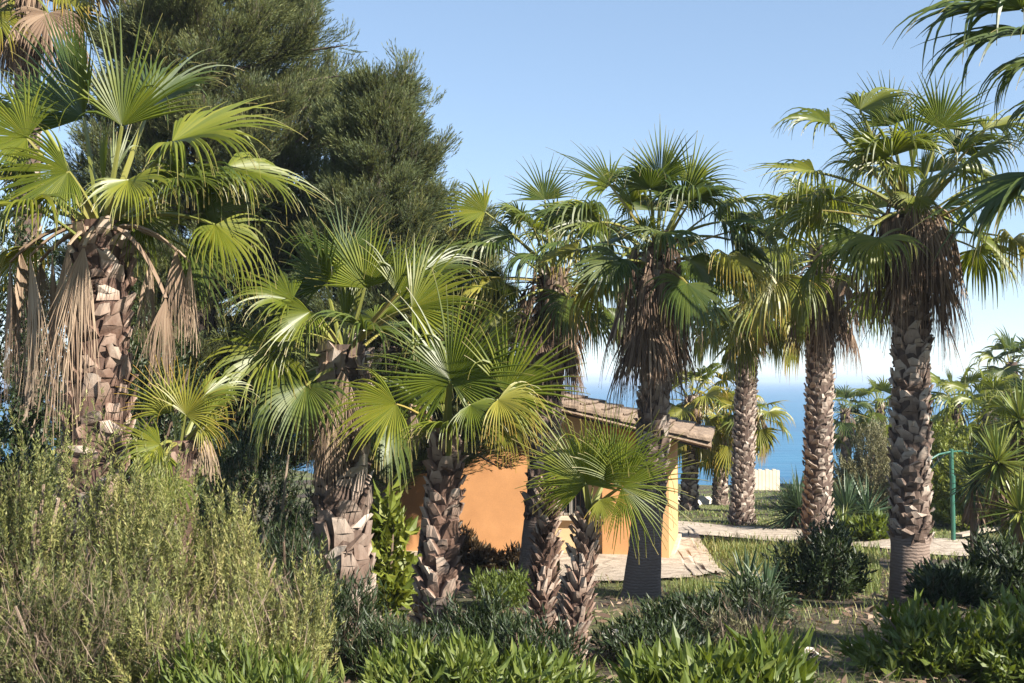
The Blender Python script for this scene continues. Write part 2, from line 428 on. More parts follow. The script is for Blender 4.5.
def make_palm(name, label, cat, base, crown, r0, r1, fronds, auto, seed, group=None, mat='fan', dead=(), skirt=None, boot=None, bark='bark', smooth_to=None, flare=1.25, ndet=34, bow=0.0, petiole_detail=True):
    """base, crown: world points.  fronds: [(hub, dir, normal, R, span, droop, matkey)] ; auto: dict"""
    rng = np.random.default_rng(seed)
    base = np.asarray(base, float).copy(); base[2] = gz(base[0], base[1]) - .05
    crown = np.asarray(crown, float)
    root = thing(name, label, cat, base + [0, 0, .05], group)
    O = base + [0, 0, .05]
    z0, z1 = base[2], crown[2]
    def axis(z):
        t = np.clip((z - z0) / (z1 - z0), 0, 1)
        return base[:2] + (crown[:2] - base[:2]) * t + np.array([bow, 0]) * 4 * t * (1 - t)
    def rad(z):
        t = (z - z0) / (z1 - z0)
        return (r0 + (r1 - r0) * t) * (1 + (flare - 1) * math.exp(-(z - z0) / .35))
    # trunk
    mb = MB()
    zs = np.linspace(z0, z1, 40); S = 22
    th = np.arange(S) / S * 2 * np.pi
    v = []
    for z in zs:
        rr = rad(z) * (1 + .03 * np.sin(th * 3 + z * 2) + rng.normal(0, .012, S))
        c = axis(z); v.append(np.stack([c[0] + rr * np.cos(th), c[1] + rr * np.sin(th), np.full(S, z)], 1))
    v = np.concatenate(v)
    q = [[i * S + k, i * S + (k + 1) % S, (i + 1) * S + (k + 1) % S, (i + 1) * S + k] for i in range(39) for k in range(S)]
    if smooth_to is None:
        mb.add(v, q, None, (0, .1, 0))
        lowz = z0
    else:
        mb.add(v, q, None, np.stack([np.zeros(len(v)), np.where(v[:, 2] < smooth_to + .05, rng.uniform(.4, .7, len(v)), .1), np.zeros(len(v))], 1))
        lowz = smooth_to
    if boot: boots(mb, rng, axis, rad, max(lowz, z0 + .02), z1 - .05, **boot)
    tr = mb.build('trunk', M[bark], root, O)
    if smooth_to is not None:       # the bare, ringed foot of the trunk
        mf = MB(); k = zs <= smooth_to + .12
        vv = v.reshape(40, S, 3)[k]; cen = np.array([[*axis(z)] for z in zs[k]])
        vv = vv.copy(); vv[..., :2] = cen[:, None] + (vv[..., :2] - cen[:, None]) * 1.035
        nn = len(vv)
        mf.add(vv.reshape(-1, 3), [[i * S + j, i * S + (j + 1) % S, (i + 1) * S + (j + 1) % S, (i + 1) * S + j] for i in range(nn - 1) for j in range(S)], None, (0, .55, 0))
        mf.build('trunk_foot', M['bark_ring'], root, O, True)
    def frond(hub, d, nrm, R, span, droop, mk, start, ctrl, pw=.02, split=.5, nm='frond', nseg=None, dead=False, fold=.25):
        mb = MB()
        fan(mb, rng, hub, d, nrm, R, span, nseg or max(10, int(ndet * 1.3 * span / 4.2)), split, droop, fold, dead=dead)
        o = mb.build(nm, M[mk], root, O)
        if petiole_detail:
            mp_ = MB()
            tube(mp_, bez(start, ctrl, hub, 8), np.linspace(pw * 1.7, pw * .8, 8), 5, (0, rng.random(), 0), True, .6)
            mp_.build('petiole', M['dead' if dead else 'petiole'], o, O)
        else:
            pass
        return o
    for f in fronds:
        hub, d, nrm, R, span, droop, mk = f[:7]
        hub = np.asarray(hub)
        L = np.linalg.norm(hub - crown)
        out = unit(hub - crown)
        start = crown + np.array([out[0], out[1], 0]) * r1 * .6 + [0, 0, -.02]
        ctrl = (start + hub) / 2 + np.array([0, 0, .18 * L * (1 - abs(out[2]))])
        frond(hub, d, nrm, R, span, droop, mk or mat, start, ctrl, pw=.017 + .01 * (R > .6), fold=rng.uniform(.2, .55), split=rng.uniform(.36, .5))
    na = auto.get('n', 0)
    for i in range(na):
        a = (i + .5) / na
        el = R_(auto.get('e0', 80) + (auto.get('e1', -45) - auto.get('e0', 80)) * a ** auto.get('pow', .9)) + rng.normal(0, .1)
        az = i * 2.39996 + auto.get('az', 0) + rng.normal(0, .2)
        Lp = auto.get('pet', .9) * rng.uniform(.8, 1.15) * (.65 + .35 * min(1, a * 3))
        R = auto.get('R', .85) * rng.uniform(.82, 1.1) * (.75 + .25 * min(1, a * 4))
        h_ = np.array([math.cos(az), math.sin(az), 0])
        d0 = h_ * math.cos(el) + np.array([0, 0, math.sin(el)])
        start = crown + h_ * r1 * .7 + [0, 0, -.35 * a * auto.get('spread', 1)]
        el2 = el - R_(auto.get('sag', 22)) * (.3 + a)
        d1 = h_ * math.cos(el2) + np.array([0, 0, math.sin(el2)])
        ctrl = start + d0 * Lp * .5; hub = ctrl + d1 * Lp * .5
        el3 = el2 - R_(12 + 14 * a) + rng.normal(0, .1)
        d2 = h_ * math.cos(el3) + np.array([0, 0, math.sin(el3)])
        nrm = np.array([-h_[0] * math.sin(el3), -h_[1] * math.sin(el3), math.cos(el3)])
        lat = np.cross(nrm, d2); nrm = unit(nrm + lat * rng.normal(0, .35))
        frond(hub, d2, nrm, R, auto.get('span', 3.7) * rng.uniform(.85, 1.1), auto.get('droop', 1.0) * rng.uniform(.7, 1.3) * (.5 + a * .8), ('fan_yellow' if a > .6 and rng.random() < .3 else 'fan' if rng.random() < .25 else auto.get('mat', mat)), start, ctrl, pw=auto.get('pw', .018), split=auto.get('split', .45), fold=.3)
    # new spear leaves in the heart
    for i in range(auto.get('spears', 2)):
        d = unit([rng.normal(0, .18), rng.normal(0, .18), 1])
        hub = crown + d * auto.get('pet', .9) * rng.uniform(.35, .6)
        frond(hub, d, [-d[0], -d[1] - .3, .1], auto.get('R', .8) * .75, .55, .05, mat, crown, (crown + hub) / 2, pw=.013, nseg=9)
    for (hub, start, R, span, lean) in dead:
        hub, start = np.asarray(hub), np.asarray(start)
        d = unit(np.array([lean[0], lean[1], -1]))
        nrm = unit([hub[0] - crown[0], hub[1] - crown[1] - .15, .2])
        ctrl = (hub + start) / 2 + np.array([0, 0, .28 * np.linalg.norm(hub - start)])
        frond(hub, d, nrm, R, span, .8, 'dead', start, ctrl, pw=.022, split=.4, nm='dead_frond', nseg=38, dead=True, fold=-.6)
    if skirt:
        ms = MB()
        n_ = skirt['n']
        for i in range(n_):
            a = (i + .5) / n_; az = i * 2.39996 + rng.normal(0, .3)
            z = crown[2] - skirt['top'] - (skirt['len']) * a + rng.normal(0, .1)
            if math.sin(az * 2 + seed) + .6 * math.sin(az * 3 + seed * 2) < -.75 and a > .3: continue
            c = axis(z); h_ = np.array([math.cos(az), math.sin(az), 0])
            ro = skirt['r'] * rng.uniform(.3, 1.0) * (1 - .5 * a)
            hub = np.array([c[0], c[1], z]) + h_ * (rad(z) + ro * .55)
            tube(ms, bez(np.array([c[0], c[1], z + .12]) + h_ * rad(z) * .8, np.array([c[0], c[1], z + .2]) + h_ * (rad(z) + ro * .4), hub, 5), .012, 4, (0, rng.random(), 0))
            fan(ms, rng, hub, unit(h_ * rng.uniform(.05, .6) + [0, 0, -1]), h_ + [0, 0, .2], skirt['R'] * rng.uniform(.55, 1.2), rng.uniform(.5, 1.2), 13, .35, .7, -.4, dead=True, jit=.12)
        ms.build('dead_leaf_skirt', M[skirt.get('mat', 'dead_dark')], root, O)
    return root

def K(px, py, Y, ang, tilt, R, span=3.6, droop=.5, face=.5, mk=None, roll=0):
    """a frond read off the photograph: hub pixel and depth, angle of the mid rib in the picture, tilt towards (+) the camera, facing"""
    a = R_(ang)
    d = unit(np.array([math.cos(a) * math.cos(tilt), -math.sin(tilt), math.sin(a) * math.cos(tilt)]))
    nrm = np.array([roll, -face, 1 - abs(face)])
    if abs(np.dot(unit(nrm), d)) > .95: nrm = np.array([roll, -1.0, .2])
    return (at(px, py, Y), d, nrm, R, span, droop, mk)

PG = 'fan palms in the garden'
def px2m(p_, Y): return p_ * Y / F

# A: big left palm
YA = 9.5
crA = at(103, 222, YA)
make_palm('fan_palm', 'big fan palm at left, with brown dead fronds hanging either side of its shaggy trunk', 'palm tree',
    onground(93, YA), crA, .25, .2,
    [K(84, 118, 9.4, 115, -.1, .98, 2.5, .1, .8, 'fan_dark', -.75), K(122, 126, 9.2, 80, .05, .9, 2.3, .12, .95), K(27, 138, 9.3, 165, .2, .62, 3.9, .5, .7),
     K(68, 172, 9.0, 205, .3, .72, 3.4, .45, .75), K(172, 142, 9.3, 12, .1, .98, 3.3, .7, .35), K(176, 178, 9.0, -2, .4, .6, 3.2, .9, .35),
     K(226, 168, 9.6, -10, -.1, .85, 3.0, 1.0, .3), K(150, 105, 10.0, 45, -.3, .8, 3.2, .4, .4, 'fan_dark'), K(215, 225, 9.3, -40, .2, .75, 3.0, 1.0, .3),
     K(40, 120, 9.9, 130, -.3, .8, 3.2, .4, .5, 'fan_dark'), K(-5, 175, 9.6, 190, .1, .75, 3.2, .7, .5), K(128, 180, 8.8, -60, .8, .5, 3.2, .9, .5), K(140, 215, 9.6, -50, .2, .6, 3, .9, .4),
     K(15, 215, 9.8, 215, .1, .7, 3.0, 1.0, .3), K(190, 250, 9.9, -60, 0, .7, 2.8, 1.0, .3, 'fan_dark')],
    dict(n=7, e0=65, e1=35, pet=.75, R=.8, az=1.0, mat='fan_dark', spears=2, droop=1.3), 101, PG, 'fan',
    dead=[(at(84, 246, 9.15), at(100, 225, 9.4), 1.25, .75, (-.2, 0)), (at(68, 246, 9.2), at(98, 225, 9.4), 1.5, .6, (-.1, 0)), (at(30, 256, 9.3), at(90, 225, 9.4), 1.25, 1.0, (-.02, .02)), (at(10, 262, 9.4), at(90, 225, 9.5), 1.15, .9, (-.05, 0)),
          (at(166, 298, 9.1), at(115, 228, 9.3), .72, .8, (-.05, 0)), (at(176, 250, 9.3), at(115, 228, 9.4), .8, .9, (.15, 0)), (at(52, 250, 9.5), at(95, 228, 9.4), 1.3, .8, (-.02, 0)), (at(152, 258, 9.6), at(112, 232, 9.6), .85, .9, (0, 0)), (at(40, 262, 9.8), at(95, 232, 9.6), 1.2, 1.0, (0, 0)), (at(190, 262, 9.5), at(115, 230, 9.5), .7, .8, (.1, 0)), (at(20, 250, 9.7), at(95, 232, 9.6), 1.2, 1.0, (0, 0))],
    boot=dict(n=170, w=.15, h=.17, out=.06, lo=.35), bark='bark_red', ndet=42)

# A2: little yellowing palm beside it
YB2 = 9.0
make_palm('small_fan_palm', 'little yellowing fan palm on a short stump beside the big left palm', 'palm tree',
    onground(178, YB2), at(180, 440, YB2), .12, .11,
    [K(186, 415, 8.9, 55, .2, .42, 3.0, .2, .85, 'fan_yellow'), K(172, 412, 9.0, 130, 0, .45, 2.2, .2, .8, 'fan_yellow'), K(160, 445, 8.8, 190, .4, .42, 3.2, .5, .5), K(205, 395, 9.3, 15, -.2, .42, 3.2, .5, .4),
     K(200, 425, 8.9, -10, .3, .32, 2.6, .6, .6, 'fan_yellow'), K(165, 455, 8.7, 245, .5, .35, 2.8, .6, .5)],
    dict(n=3, e0=70, e1=20, pet=.3, R=.38, spears=1), 102, PG, 'fan', boot=dict(n=40, w=.1, h=.12, out=.03), bark='bark_red', ndet=30,
    dead=[(at(205, 435, 9.0), at(184, 440, 9.0), .35, 1.3, (.3, 0))])

# B
YB = 11.0
make_palm('fan_palm', 'bushy fan palm with a pale split trunk between big left palm and orange wall', 'palm tree',
    onground(350, YB), at(345, 345, YB), .22, .2,
    [K(365, 288, 10.8, 97, -.1, .68, 2.8, .1, .9), K(398, 294, 10.7, 40, .1, .72, 3.0, .25, .8), K(412, 308, 10.4, 14, .2, .82, 3.0, .35, .65), K(326, 284, 10.8, 118, -.1, .72, 3.0, .2, .7, 'fan_dark', -1.0),
     K(292, 300, 10.6, 165, .1, .7, 3.2, .8, .35), K(300, 335, 10.6, 200, .2, .7, 3.2, 1.0, .3), K(345, 260, 11.3, 80, -.3, .7, 3.0, .2, .5, 'fan_dark'),
     K(420, 275, 11.3, 30, -.3, .7, 3.2, .5, .4, 'fan_dark'), K(310, 312, 10.3, 215, .5, .6, 3.2, .8, .4)],
    dict(n=12, e0=60, e1=-35, pet=.6, R=.75, az=.4, spears=2, mat='fan_dark'), 103, PG, 'fan',
    dead=[(at(318, 380, 10.7), at(335, 350, 10.9), .85, 1.2, (0, 0)), (at(362, 375, 10.7), at(352, 352, 10.9), .6, 1.1, (.1, 0)), (at(330, 420, 10.6), at(338, 400, 10.8), .7, 1.2, (-.1, 0)), (at(342, 370, 10.5), at(345, 352, 10.9), .8, 1.0, (0, 0))],
    boot=dict(n=110, w=.2, h=.24, out=.06), bark='bark', ndet=38, bow=-.05)

# C
YC = 9.5
make_palm('fan_palm', 'knobbly trunked fan palm in front of the orange wall, one round fan facing the camera', 'palm tree',
    onground(431, YC), at(447, 432, YC), .15, .09,
    [K(450, 380, 9.2, 94, .05, .78, 5.2, .15, .97, None, -.25), K(505, 393, 9.1, 36, .1, .68, 3.3, .15, .9), K(396, 404, 9.0, 205, .25, .58, 3.0, .5, .7), K(498, 400, 8.9, -20, .5, .5, 3.0, .9, .5, 'fan_yellow'),
     K(500, 418, 9.2, -45, .3, .45, 2.6, .9, .4, 'fan_yellow'), K(470, 405, 8.9, -40, .7, .42, 2.8, .9, .5)],
    dict(n=3, e0=75, e1=50, pet=.45, R=.6, spears=2), 104, PG, 'fan',
    dead=[(at(410, 405, 9.2), at(440, 432, 9.4), .36, .8, (.08, 0))],
    boot=dict(n=120, w=.105, h=.14, out=.06, lo=.25), bark='bark_red', ndet=40, bow=.02, flare=1.05)

# D and its leafless companion
YD = 8.5
make_palm('small_fan_palm', 'young fan palm with spiny leaning trunk and two round fans, right of orange wall', 'palm tree',
    onground(566, YD), at(590, 508, YD), .085, .045,
    [K(586, 484, 8.3, 112, -.02, .54, 4.0, .12, .95, None, -.5), K(622, 487, 8.25, 22, .05, .56, 4.6, .15, .95, None, .45), K(580, 470, 8.8, 150, -.2, .45, 3.0, .3, .6), K(610, 470, 8.7, 60, -.2, .5, 3.0, .2, .8), K(600, 500, 8.2, -60, .4, .25, 2.6, .7, .6, 'fan_yellow')],
    dict(n=0, pet=.3, R=.4, spears=1), 105, PG, 'fan', boot=dict(n=150, w=.048, h=.12, out=.06, thick=.012, lo=.3), bark='bark_red', ndet=44)
make_palm('palm_stump', 'leafless spiny dark palm stem standing behind the young palm', 'palm stem',
    onground(540, 9.3), at(550, 480, 9.3), .075, .045, [], dict(n=0, spears=0), 106, None, 'fan', boot=dict(n=150, w=.048, h=.12, out=.065, thick=.012), bark='bark_red')

# E tall middle
YE = 14.0
make_palm('tall_fan_palm', 'tall fan palm with dark bare lower trunk and brown skirt at the house corner', 'palm tree',
    onground(639, YE), at(657, 244, YE), .195, .14,
    [K(661, 180, 13.8, 84, -.05, .66, 3.4, .15, .95, 'fan_dark', -.8), K(600, 222, 13.4, 178, .2, .75, 3.0, .6, .4), K(645, 232, 13.3, 100, .8, .4, 3.2, .6, .6), K(720, 222, 13.8, 8, 0, .85, 3.2, .9, .3, 'fan_dark'),
     K(610, 185, 14.1, 140, -.1, .75, 3.0, .4, .5), K(690, 185, 14.2, 50, -.1, .7, 3.0, .3, .7), K(730, 240, 14.2, -25, 0, .8, 3.2, 1.1, .3, 'fan_dark'), K(620, 258, 13.4, 215, .3, .7, 3.2, .9, .4, 'fan_dark'), K(690, 260, 13.5, -50, .2, .65, 3.2, 1.0, .35, 'fan_dark')],
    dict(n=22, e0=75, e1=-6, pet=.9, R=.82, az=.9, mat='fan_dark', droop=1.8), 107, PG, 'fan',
    skirt=dict(n=85, top=.1, len=1.05, r=.5, R=.95), boot=dict(n=220, w=.13, h=.14, out=.04, thick=.02, lo=.2), smooth_to=gz(1.6, 14) + 1.1, ndet=32, flare=1.35, bow=.06)

# F behind left
YF = 17.0
make_palm('tall_fan_palm', 'dark crowned fan palm behind the house corner, left of the tall middle palm', 'palm tree',
    onground(533, YF), at(553, 268, YF), .22, .19,
    [K(485, 212, 16.7, 165, 0, .85, 3.0, .5, .6), K(545, 200, 17.0, 95, 0, .7, 3.0, .2, .8, 'fan_dark'), K(510, 235, 16.5, 190, .2, .7, 3.2, .8, .4, 'fan_dark')],
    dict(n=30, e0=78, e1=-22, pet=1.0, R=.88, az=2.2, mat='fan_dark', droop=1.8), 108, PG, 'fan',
    skirt=dict(n=70, top=.2, len=1.1, r=.6, R=.95), boot=dict(n=120, w=.15, h=.15, out=.04), ndet=30, smooth_to=gz(.3, 17) + .8, bow=.05)

# G slim
make_palm('tall_fan_palm', 'slim fan palm with a criss-cross trunk right behind the house roof', 'palm tree',
    onground(740, 26), at(750, 290, 26), .235, .2, [],
    dict(n=36, e0=75, e1=-50, pet=1.05, R=1.0, az=.2, droop=1.6), 109, PG, 'fan',
    skirt=dict(n=45, top=.3, len=.8, r=.45, R=.8, mat='dead_dark'), boot=dict(n=420, w=.11, h=.12, out=.05, thick=.02, lo=.6), ndet=26, petiole_detail=True)
# H
make_palm('tall_fan_palm', 'fan palm with pale criss-cross trunk and brown skirt, next left of the thick trunk', 'palm tree',
    onground(815, 21), at(822, 246, 21), .235, .21, [],
    dict(n=36, e0=75, e1=-22, pet=1.15, R=1.0, az=1.4, droop=1.8), 110, PG, 'fan',
    skirt=dict(n=80, top=.5, len=.9, r=.7, R=1.0), boot=dict(n=430, w=.115, h=.12, out=.05, thick=.02, lo=.6), ndet=30)
# I
YI = 13.0
make_palm('tall_fan_palm', 'tallest fan palm at right, thick trunk bare at the foot and shaggy brown skirt', 'palm tree',
    onground(907, YI), at(912, 210, YI), .205, .165,
    [K(940, 128, 12.9, 78, -.05, .68, 3.0, .15, .95), K(890, 126, 13.1, 104, -.2, .66, 2.8, .25, .8, 'fan_dark'), K(912, 148, 12.7, 88, .2, .6, 3.2, .4, .8), K(872, 150, 13.1, 125, 0, .66, 3.2, .9, .5), K(958, 150, 13.2, 40, 0, .68, 3.2, .8, .5, 'fan_dark'), K(900, 165, 12.4, 190, .6, .6, 3.2, 1.0, .4), K(915, 197, 12.4, 250, .8, .38, 3.4, .5, .6), K(830, 125, 13.0, 165, 0, .7, 3.0, .9, .35), K(860, 110, 12.9, 35, .1, .7, 3.0, 1.0, .35),
     K(815, 172, 12.8, 178, .1, .75, 3.2, 1.0, .3), K(880, 165, 12.5, 130, .4, .6, 3.2, .9, .4), K(985, 130, 12.9, 15, .1, .75, 3.0, 1.0, .3), K(960, 170, 12.5, -10, .3, .7, 3.2, .9, .35), K(860, 235, 12.6, 235, .3, .7, 3.2, .8, .5, 'fan_dark'), K(975, 235, 13.0, -40, 0, .8, 3.0, 1.2, .3)],
    dict(n=17, e0=70, e1=-4, pet=.95, R=.8, az=.6, droop=1.9), 111, PG, 'fan',
    skirt=dict(n=66, top=.0, len=.75, r=.46, R=1.0), boot=dict(n=300, w=.125, h=.13, out=.045, thick=.02, lo=.3), smooth_to=gz(4.5, 13) + .68, ndet=34, flare=1.18)

# J, K : small palms on the lawn
make_palm('fan_palm', 'small lawn palm partly hidden by the roof end', 'palm tree', onground(688, 30), at(692, 395, 30), .2, .17, [],
    dict(n=22, e0=75, e1=-60, pet=.8, R=1.0, az=.5, mat='fan_yellow', droop=1.5), 112, PG, 'fan', boot=dict(n=150, w=.14, h=.14, out=.04), ndet=22, skirt=dict(n=18, top=.2, len=.5, r=.35, R=.7))
make_palm('fan_palm', 'small yellowish lawn palm with thin trunk, between roof end and slim criss-cross palm', 'palm tree', onground(719, 33), at(722, 415, 33), .19, .16, [],
    dict(n=22, e0=75, e1=-65, pet=.85, R=1.0, az=2.5, mat='fan_yellow', droop=1.5), 113, PG, 'fan', boot=dict(n=140, w=.14, h=.14, out=.04), ndet=22, skirt=dict(n=20, top=.2, len=.5, r=.35, R=.75))
make_palm('fan_palm', 'low fan palm with dry fronds hanging beside the slim criss-cross palm', 'palm tree', onground(742, 29), at(751, 410, 29), .18, .16, [],
    dict(n=14, e0=65, e1=-60, pet=.5, R=.7, az=2.0, mat='fan_yellow'), 114, PG, 'fan', boot=dict(n=90, w=.14, h=.14, out=.04), ndet=22, skirt=dict(n=24, top=.1, len=.5, r=.4, R=.8, mat='dead'))

# L: right edge, trunk out of frame
YL = 10.4
make_palm('fan_palm', 'fan palm rooted beyond the right edge, its dark fronds reaching into the top right corner', 'palm tree',
    onground(1175, YL), at(1175, 110, YL), .24, .2,
    [K(1022, 10, 10.2, 174, 0, 1.2, 2.8, .5, .1, 'fan_dark'), K(1028, 34, 10.0, 188, .1, 1.1, 3.0, .7, .2, 'fan_dark'), K(1040, -12, 10.5, 165, 0, 1.1, 3.0, .6, .2, 'fan_dark'), K(1040, 176, 10.1, 212, .1, 1.1, 2.4, .6, .0, 'fan_dark'), K(1052, 172, 10, 203, .1, 1.14, 2.4, .75, .0, 'fan_dark'), K(1062, 60, 10.5, 185, -.1, .98, 3.0, 1.1, .2, 'fan_dark'), K(1045, -40, 10.4, 160, 0, 1.0, 3.0, .8, .3, 'fan_dark'), K(1075, 120, 10.3, 190, 0, .6, 3.0, 1.1, .3, 'fan_dark')],
    dict(n=20, e0=75, e1=-45, pet=.8, R=.9, az=.3, mat='fan_dark'), 115, None, 'fan_dark', skirt=dict(n=30, top=.15, len=.8, r=.5, R=.85), boot=dict(n=120, w=.17, h=.17, out=.05), ndet=32)

for i, (X, Y, hh, lab) in enumerate([(8.6, 4.2, 4.4, 'added fan palm out of view at right, shading the lower right ground')]):  # unseen palm, added so its crown shades the ground at lower right
    b_ = np.array([X, Y, gz(X, Y)])
    make_palm('fan_palm', lab, 'palm tree', b_, b_ + [0, 0, hh], .24, .2, [], dict(n=30, e0=75, e1=-45, pet=.85, R=.9, az=i * 1.1, mat='fan_dark'), 140 + i, None, 'fan_dark', boot=dict(n=90, w=.17, h=.17, out=.05), ndet=26, petiole_detail=False)

# M: upper left behind, dry crown
make_palm('tall_fan_palm', 'tall palm in the top left corner with a dry brown and yellow crown', 'palm tree',
    onground(30, 17), at(28, -20, 17), .2, .17, [K(15, 0, 16.8, 215, .2, .75, 2.8, .5, .4, 'fan_yellow'), K(62, -8, 16.8, -35, .2, .7, 2.8, .6, .4, 'fan_yellow'), K(95, -20, 16.8, -15, .2, .7, 2.8, .7, .4, 'dead')],
    dict(n=14, e0=75, e1=-40, pet=.8, R=.85, az=.8, mat='dead'), 116, None, 'fan', skirt=dict(n=40, top=.1, len=.9, r=.5, R=.85), boot=dict(n=140, w=.16, h=.15, out=.04), ndet=26)

# distant palms right
for i, (px, py, Y, R, ax, lab) in enumerate([
        (955, 398, 34, .95, .3, 'distant round headed fan palm right of the thick right trunk'), (1012, 362, 40, 1.1, 1.3, 'distant fan palm rising highest against the sky at the right edge'),
        (990, 405, 31, .9, 2.1, 'distant bushy fan palm between the two other far palms on the right'), (845, 408, 44, .9, .9, 'far small palm peeping over the olive bush, left of the thick trunk'),
        (880, 402, 45, .9, 2.9, 'far palm just left of the thick right trunk, above the olive bush'), (1040, 415, 28, .9, .7, 'distant fan palm cut by the right edge behind the yuccas')]):
    make_palm('distant_fan_palm', lab, 'palm tree', onground(px, Y), at(px, py, Y), .2, .17, [], dict(n=20, e0=80, e1=-75, pet=.8, R=R, az=ax, spears=1, droop=1.1), 120 + i, 'distant palms', 'fan_dark' if i % 2 else 'fan',
              boot=dict(n=60, w=.16, h=.15, out=.04), ndet=20, skirt=dict(n=18, top=.3, len=.7, r=.4, R=.8))

# ------------------------------------------------------------------ foliage helpers
def sprigs(mb, rng, P, D, L, k, ll, lw, spread=.6, t0=.1, simple=True, droop=0.0, tone=None, tip_align=.35, stem=None):
    P, D = np.asarray(P, float), unit(D); n_ = len(P)
    L = np.broadcast_to(np.asarray(L, float), (n_,))
    t = t0 + (1 - t0) * (np.arange(k)[None] + rng.random((n_, k))) / k
    pos = P[:, None] + D[:, None] * (L[:, None] * t)[..., None]
    if droop: pos[..., 2] -= droop * L[:, None] * t ** 2
    ref = np.where(np.abs(D[:, 2:3]) < .9, [[0, 0, 1.0]], [[1.0, 0, 0]])
    a = unit(np.cross(D, ref)); b = np.cross(D, a)
    ph = rng.random((n_, k)) * 2 * np.pi
    u = np.cos(ph)[..., None] * a[:, None] + np.sin(ph)[..., None] * b[:, None]
    sp = spread * (1 - tip_align * t) * rng.uniform(.6, 1.4, (n_, k))
    ld = unit(D[:, None] * np.cos(sp)[..., None] + u * np.sin(sp)[..., None])
    if droop: ld = unit(ld + np.array([0, 0, -droop * .5]))
    sd_ = unit(np.cross(np.broadcast_to(D[:, None], u.shape), u) + rng.normal(0, .25, u.shape)); nm_ = np.cross(sd_, ld)
    s = rng.uniform(.65, 1.3, (n_, k, 1)); l_ = ll * s; w_ = lw * s * .5
    tn = (rng.random((n_, 1)) * .5 + rng.random((n_, k)) * .5) if tone is None else np.clip(tone[:, None] + rng.normal(0, .12, (n_, k)), 0, 1)
    if simple:
        V = np.stack([pos, pos + ld * l_ * .5 + sd_ * w_, pos + ld * l_, pos + ld * l_ * .5 - sd_ * w_], 2).reshape(-1, 3)
        b0 = np.arange(n_ * k) * 4
        q = np.stack([b0, b0 + 1, b0 + 2, b0 + 3], 1); m_ = 4
        c = np.stack([np.tile([0, .5, 1, .5], n_ * k), np.repeat(tn.ravel(), m_), np.full(n_ * k * m_, .5)], 1)
    else:
        V = np.stack([pos, pos + ld * l_ * .45 + sd_ * w_ + nm_ * w_ * .5, pos + ld * l_ * .5, pos + ld * l_ * .45 - sd_ * w_ + nm_ * w_ * .5, pos + ld * l_ - nm_ * l_ * .1], 2).reshape(-1, 3)
        b0 = np.arange(n_ * k) * 5
        q = np.concatenate([np.stack([b0, b0 + 1, b0 + 4, b0 + 2], 1), np.stack([b0, b0 + 2, b0 + 4, b0 + 3], 1)]); m_ = 5
        c = np.stack([np.tile([0, .5, .5, .5, 1], n_ * k), np.repeat(tn.ravel(), m_), np.full(n_ * k * m_, .5)], 1)
    mb.add(V, q, None, c)
    if stem is not None:
        smb, sw = stem
        e = P + D * L[:, None]; e[:, 2] -= droop * L
        V = np.stack([P - a * sw, P + a * sw, e + a * sw * .4, e - a * sw * .4], 1).reshape(-1, 3)
        b0 = np.arange(n_) * 4
        smb.add(V, np.stack([b0, b0 + 1, b0 + 2, b0 + 3], 1), None, np.stack([np.zeros(n_ * 4), np.repeat(rng.random(n_), 4), np.zeros(n_ * 4)], 1))

def shrub(name, label, cat, c, rx, ry, h, nsh, L, k, ll, lw, spread, mat, seed, up=.5, inner=.45, simple=False, group=None, stems=10, twig=.004, droop=0., lump=.25, bare=0, tone_mu=None):
    rng = np.random.default_rng(seed)
    c = np.asarray(c, float).copy(); c[2] = gz(c[0], c[1])
    root = thing(name, label, cat, c, group)
    u = rng.random(nsh); az = rng.random(nsh) * 2 * np.pi
    cz_ = u ** .8; sr = np.sqrt(1 - cz_ ** 2 * .98)
    nd = np.stack([np.cos(az) * sr, np.sin(az) * sr, cz_], 1)
    f1, f2, f3 = rng.random(3) * 6
    lum = 1 + lump * (np.sin(nd[:, 0] * 5 + f1) * .5 + np.sin(nd[:, 1] * 6 + f2) * .4 + np.sin(nd[:, 2] * 7 + f3 + nd[:, 0] * 4) * .4) + rng.normal(0, .05, nsh)
    rr = rng.uniform(inner, 1, nsh) ** .6 * lum
    Ls = L * rng.uniform(.6, 1.3, nsh)
    D = unit(nd * (1 - up) + np.array([0, 0, up]) + rng.normal(0, .18, (nsh, 3)))
    sc = np.array([rx, ry, h])
    P = c + nd * sc * rr[:, None] - D * Ls[:, None] * .75
    P[:, 2] = np.maximum(P[:, 2], c[2] + .01)
    fol, st = MB(), MB()
    tone = None if tone_mu is None else np.clip(rng.normal(tone_mu, .2, nsh), 0, 1)
    sprigs(fol, rng, P, D, Ls, k, ll, lw, spread, simple=simple, droop=droop, tone=tone, stem=(st, twig))
    for i in range(stems):
        a = rng.random() * 6.28; e = c + np.array([math.cos(a) * rx, math.sin(a) * ry, 0]) * rng.uniform(.3, .8) + [0, 0, h * rng.uniform(.5, .85)]
        b_ = c + np.array([math.cos(a) * rx, math.sin(a) * ry, 0]) * rng.uniform(0, .3)
        tube(st, bez(b_ - [0, 0, .05], (b_ + e) / 2 + [0, 0, .12 * h], e, 6), np.linspace(.016, .006, 6) * (.6 + h * .5), 5, (0, rng.random(), 0))
    if bare:
        B = np.stack([c[0] + rng.normal(0, rx * .45, bare), c[1] + rng.normal(-ry * .3, ry * .4, bare), c[2] + h * rng.uniform(.15, .8, bare)], 1)
        sprigs(st, rng, B, unit(rng.normal(0, .5, (bare, 3)) + [0, 0, .9]), rng.uniform(.12, .32, bare), 4, .09, .003, .6, stem=(st, .0017))
    fol.build('foliage', M[mat], root, c)
    st.build('stems', M['twig'], root, c)
    return root

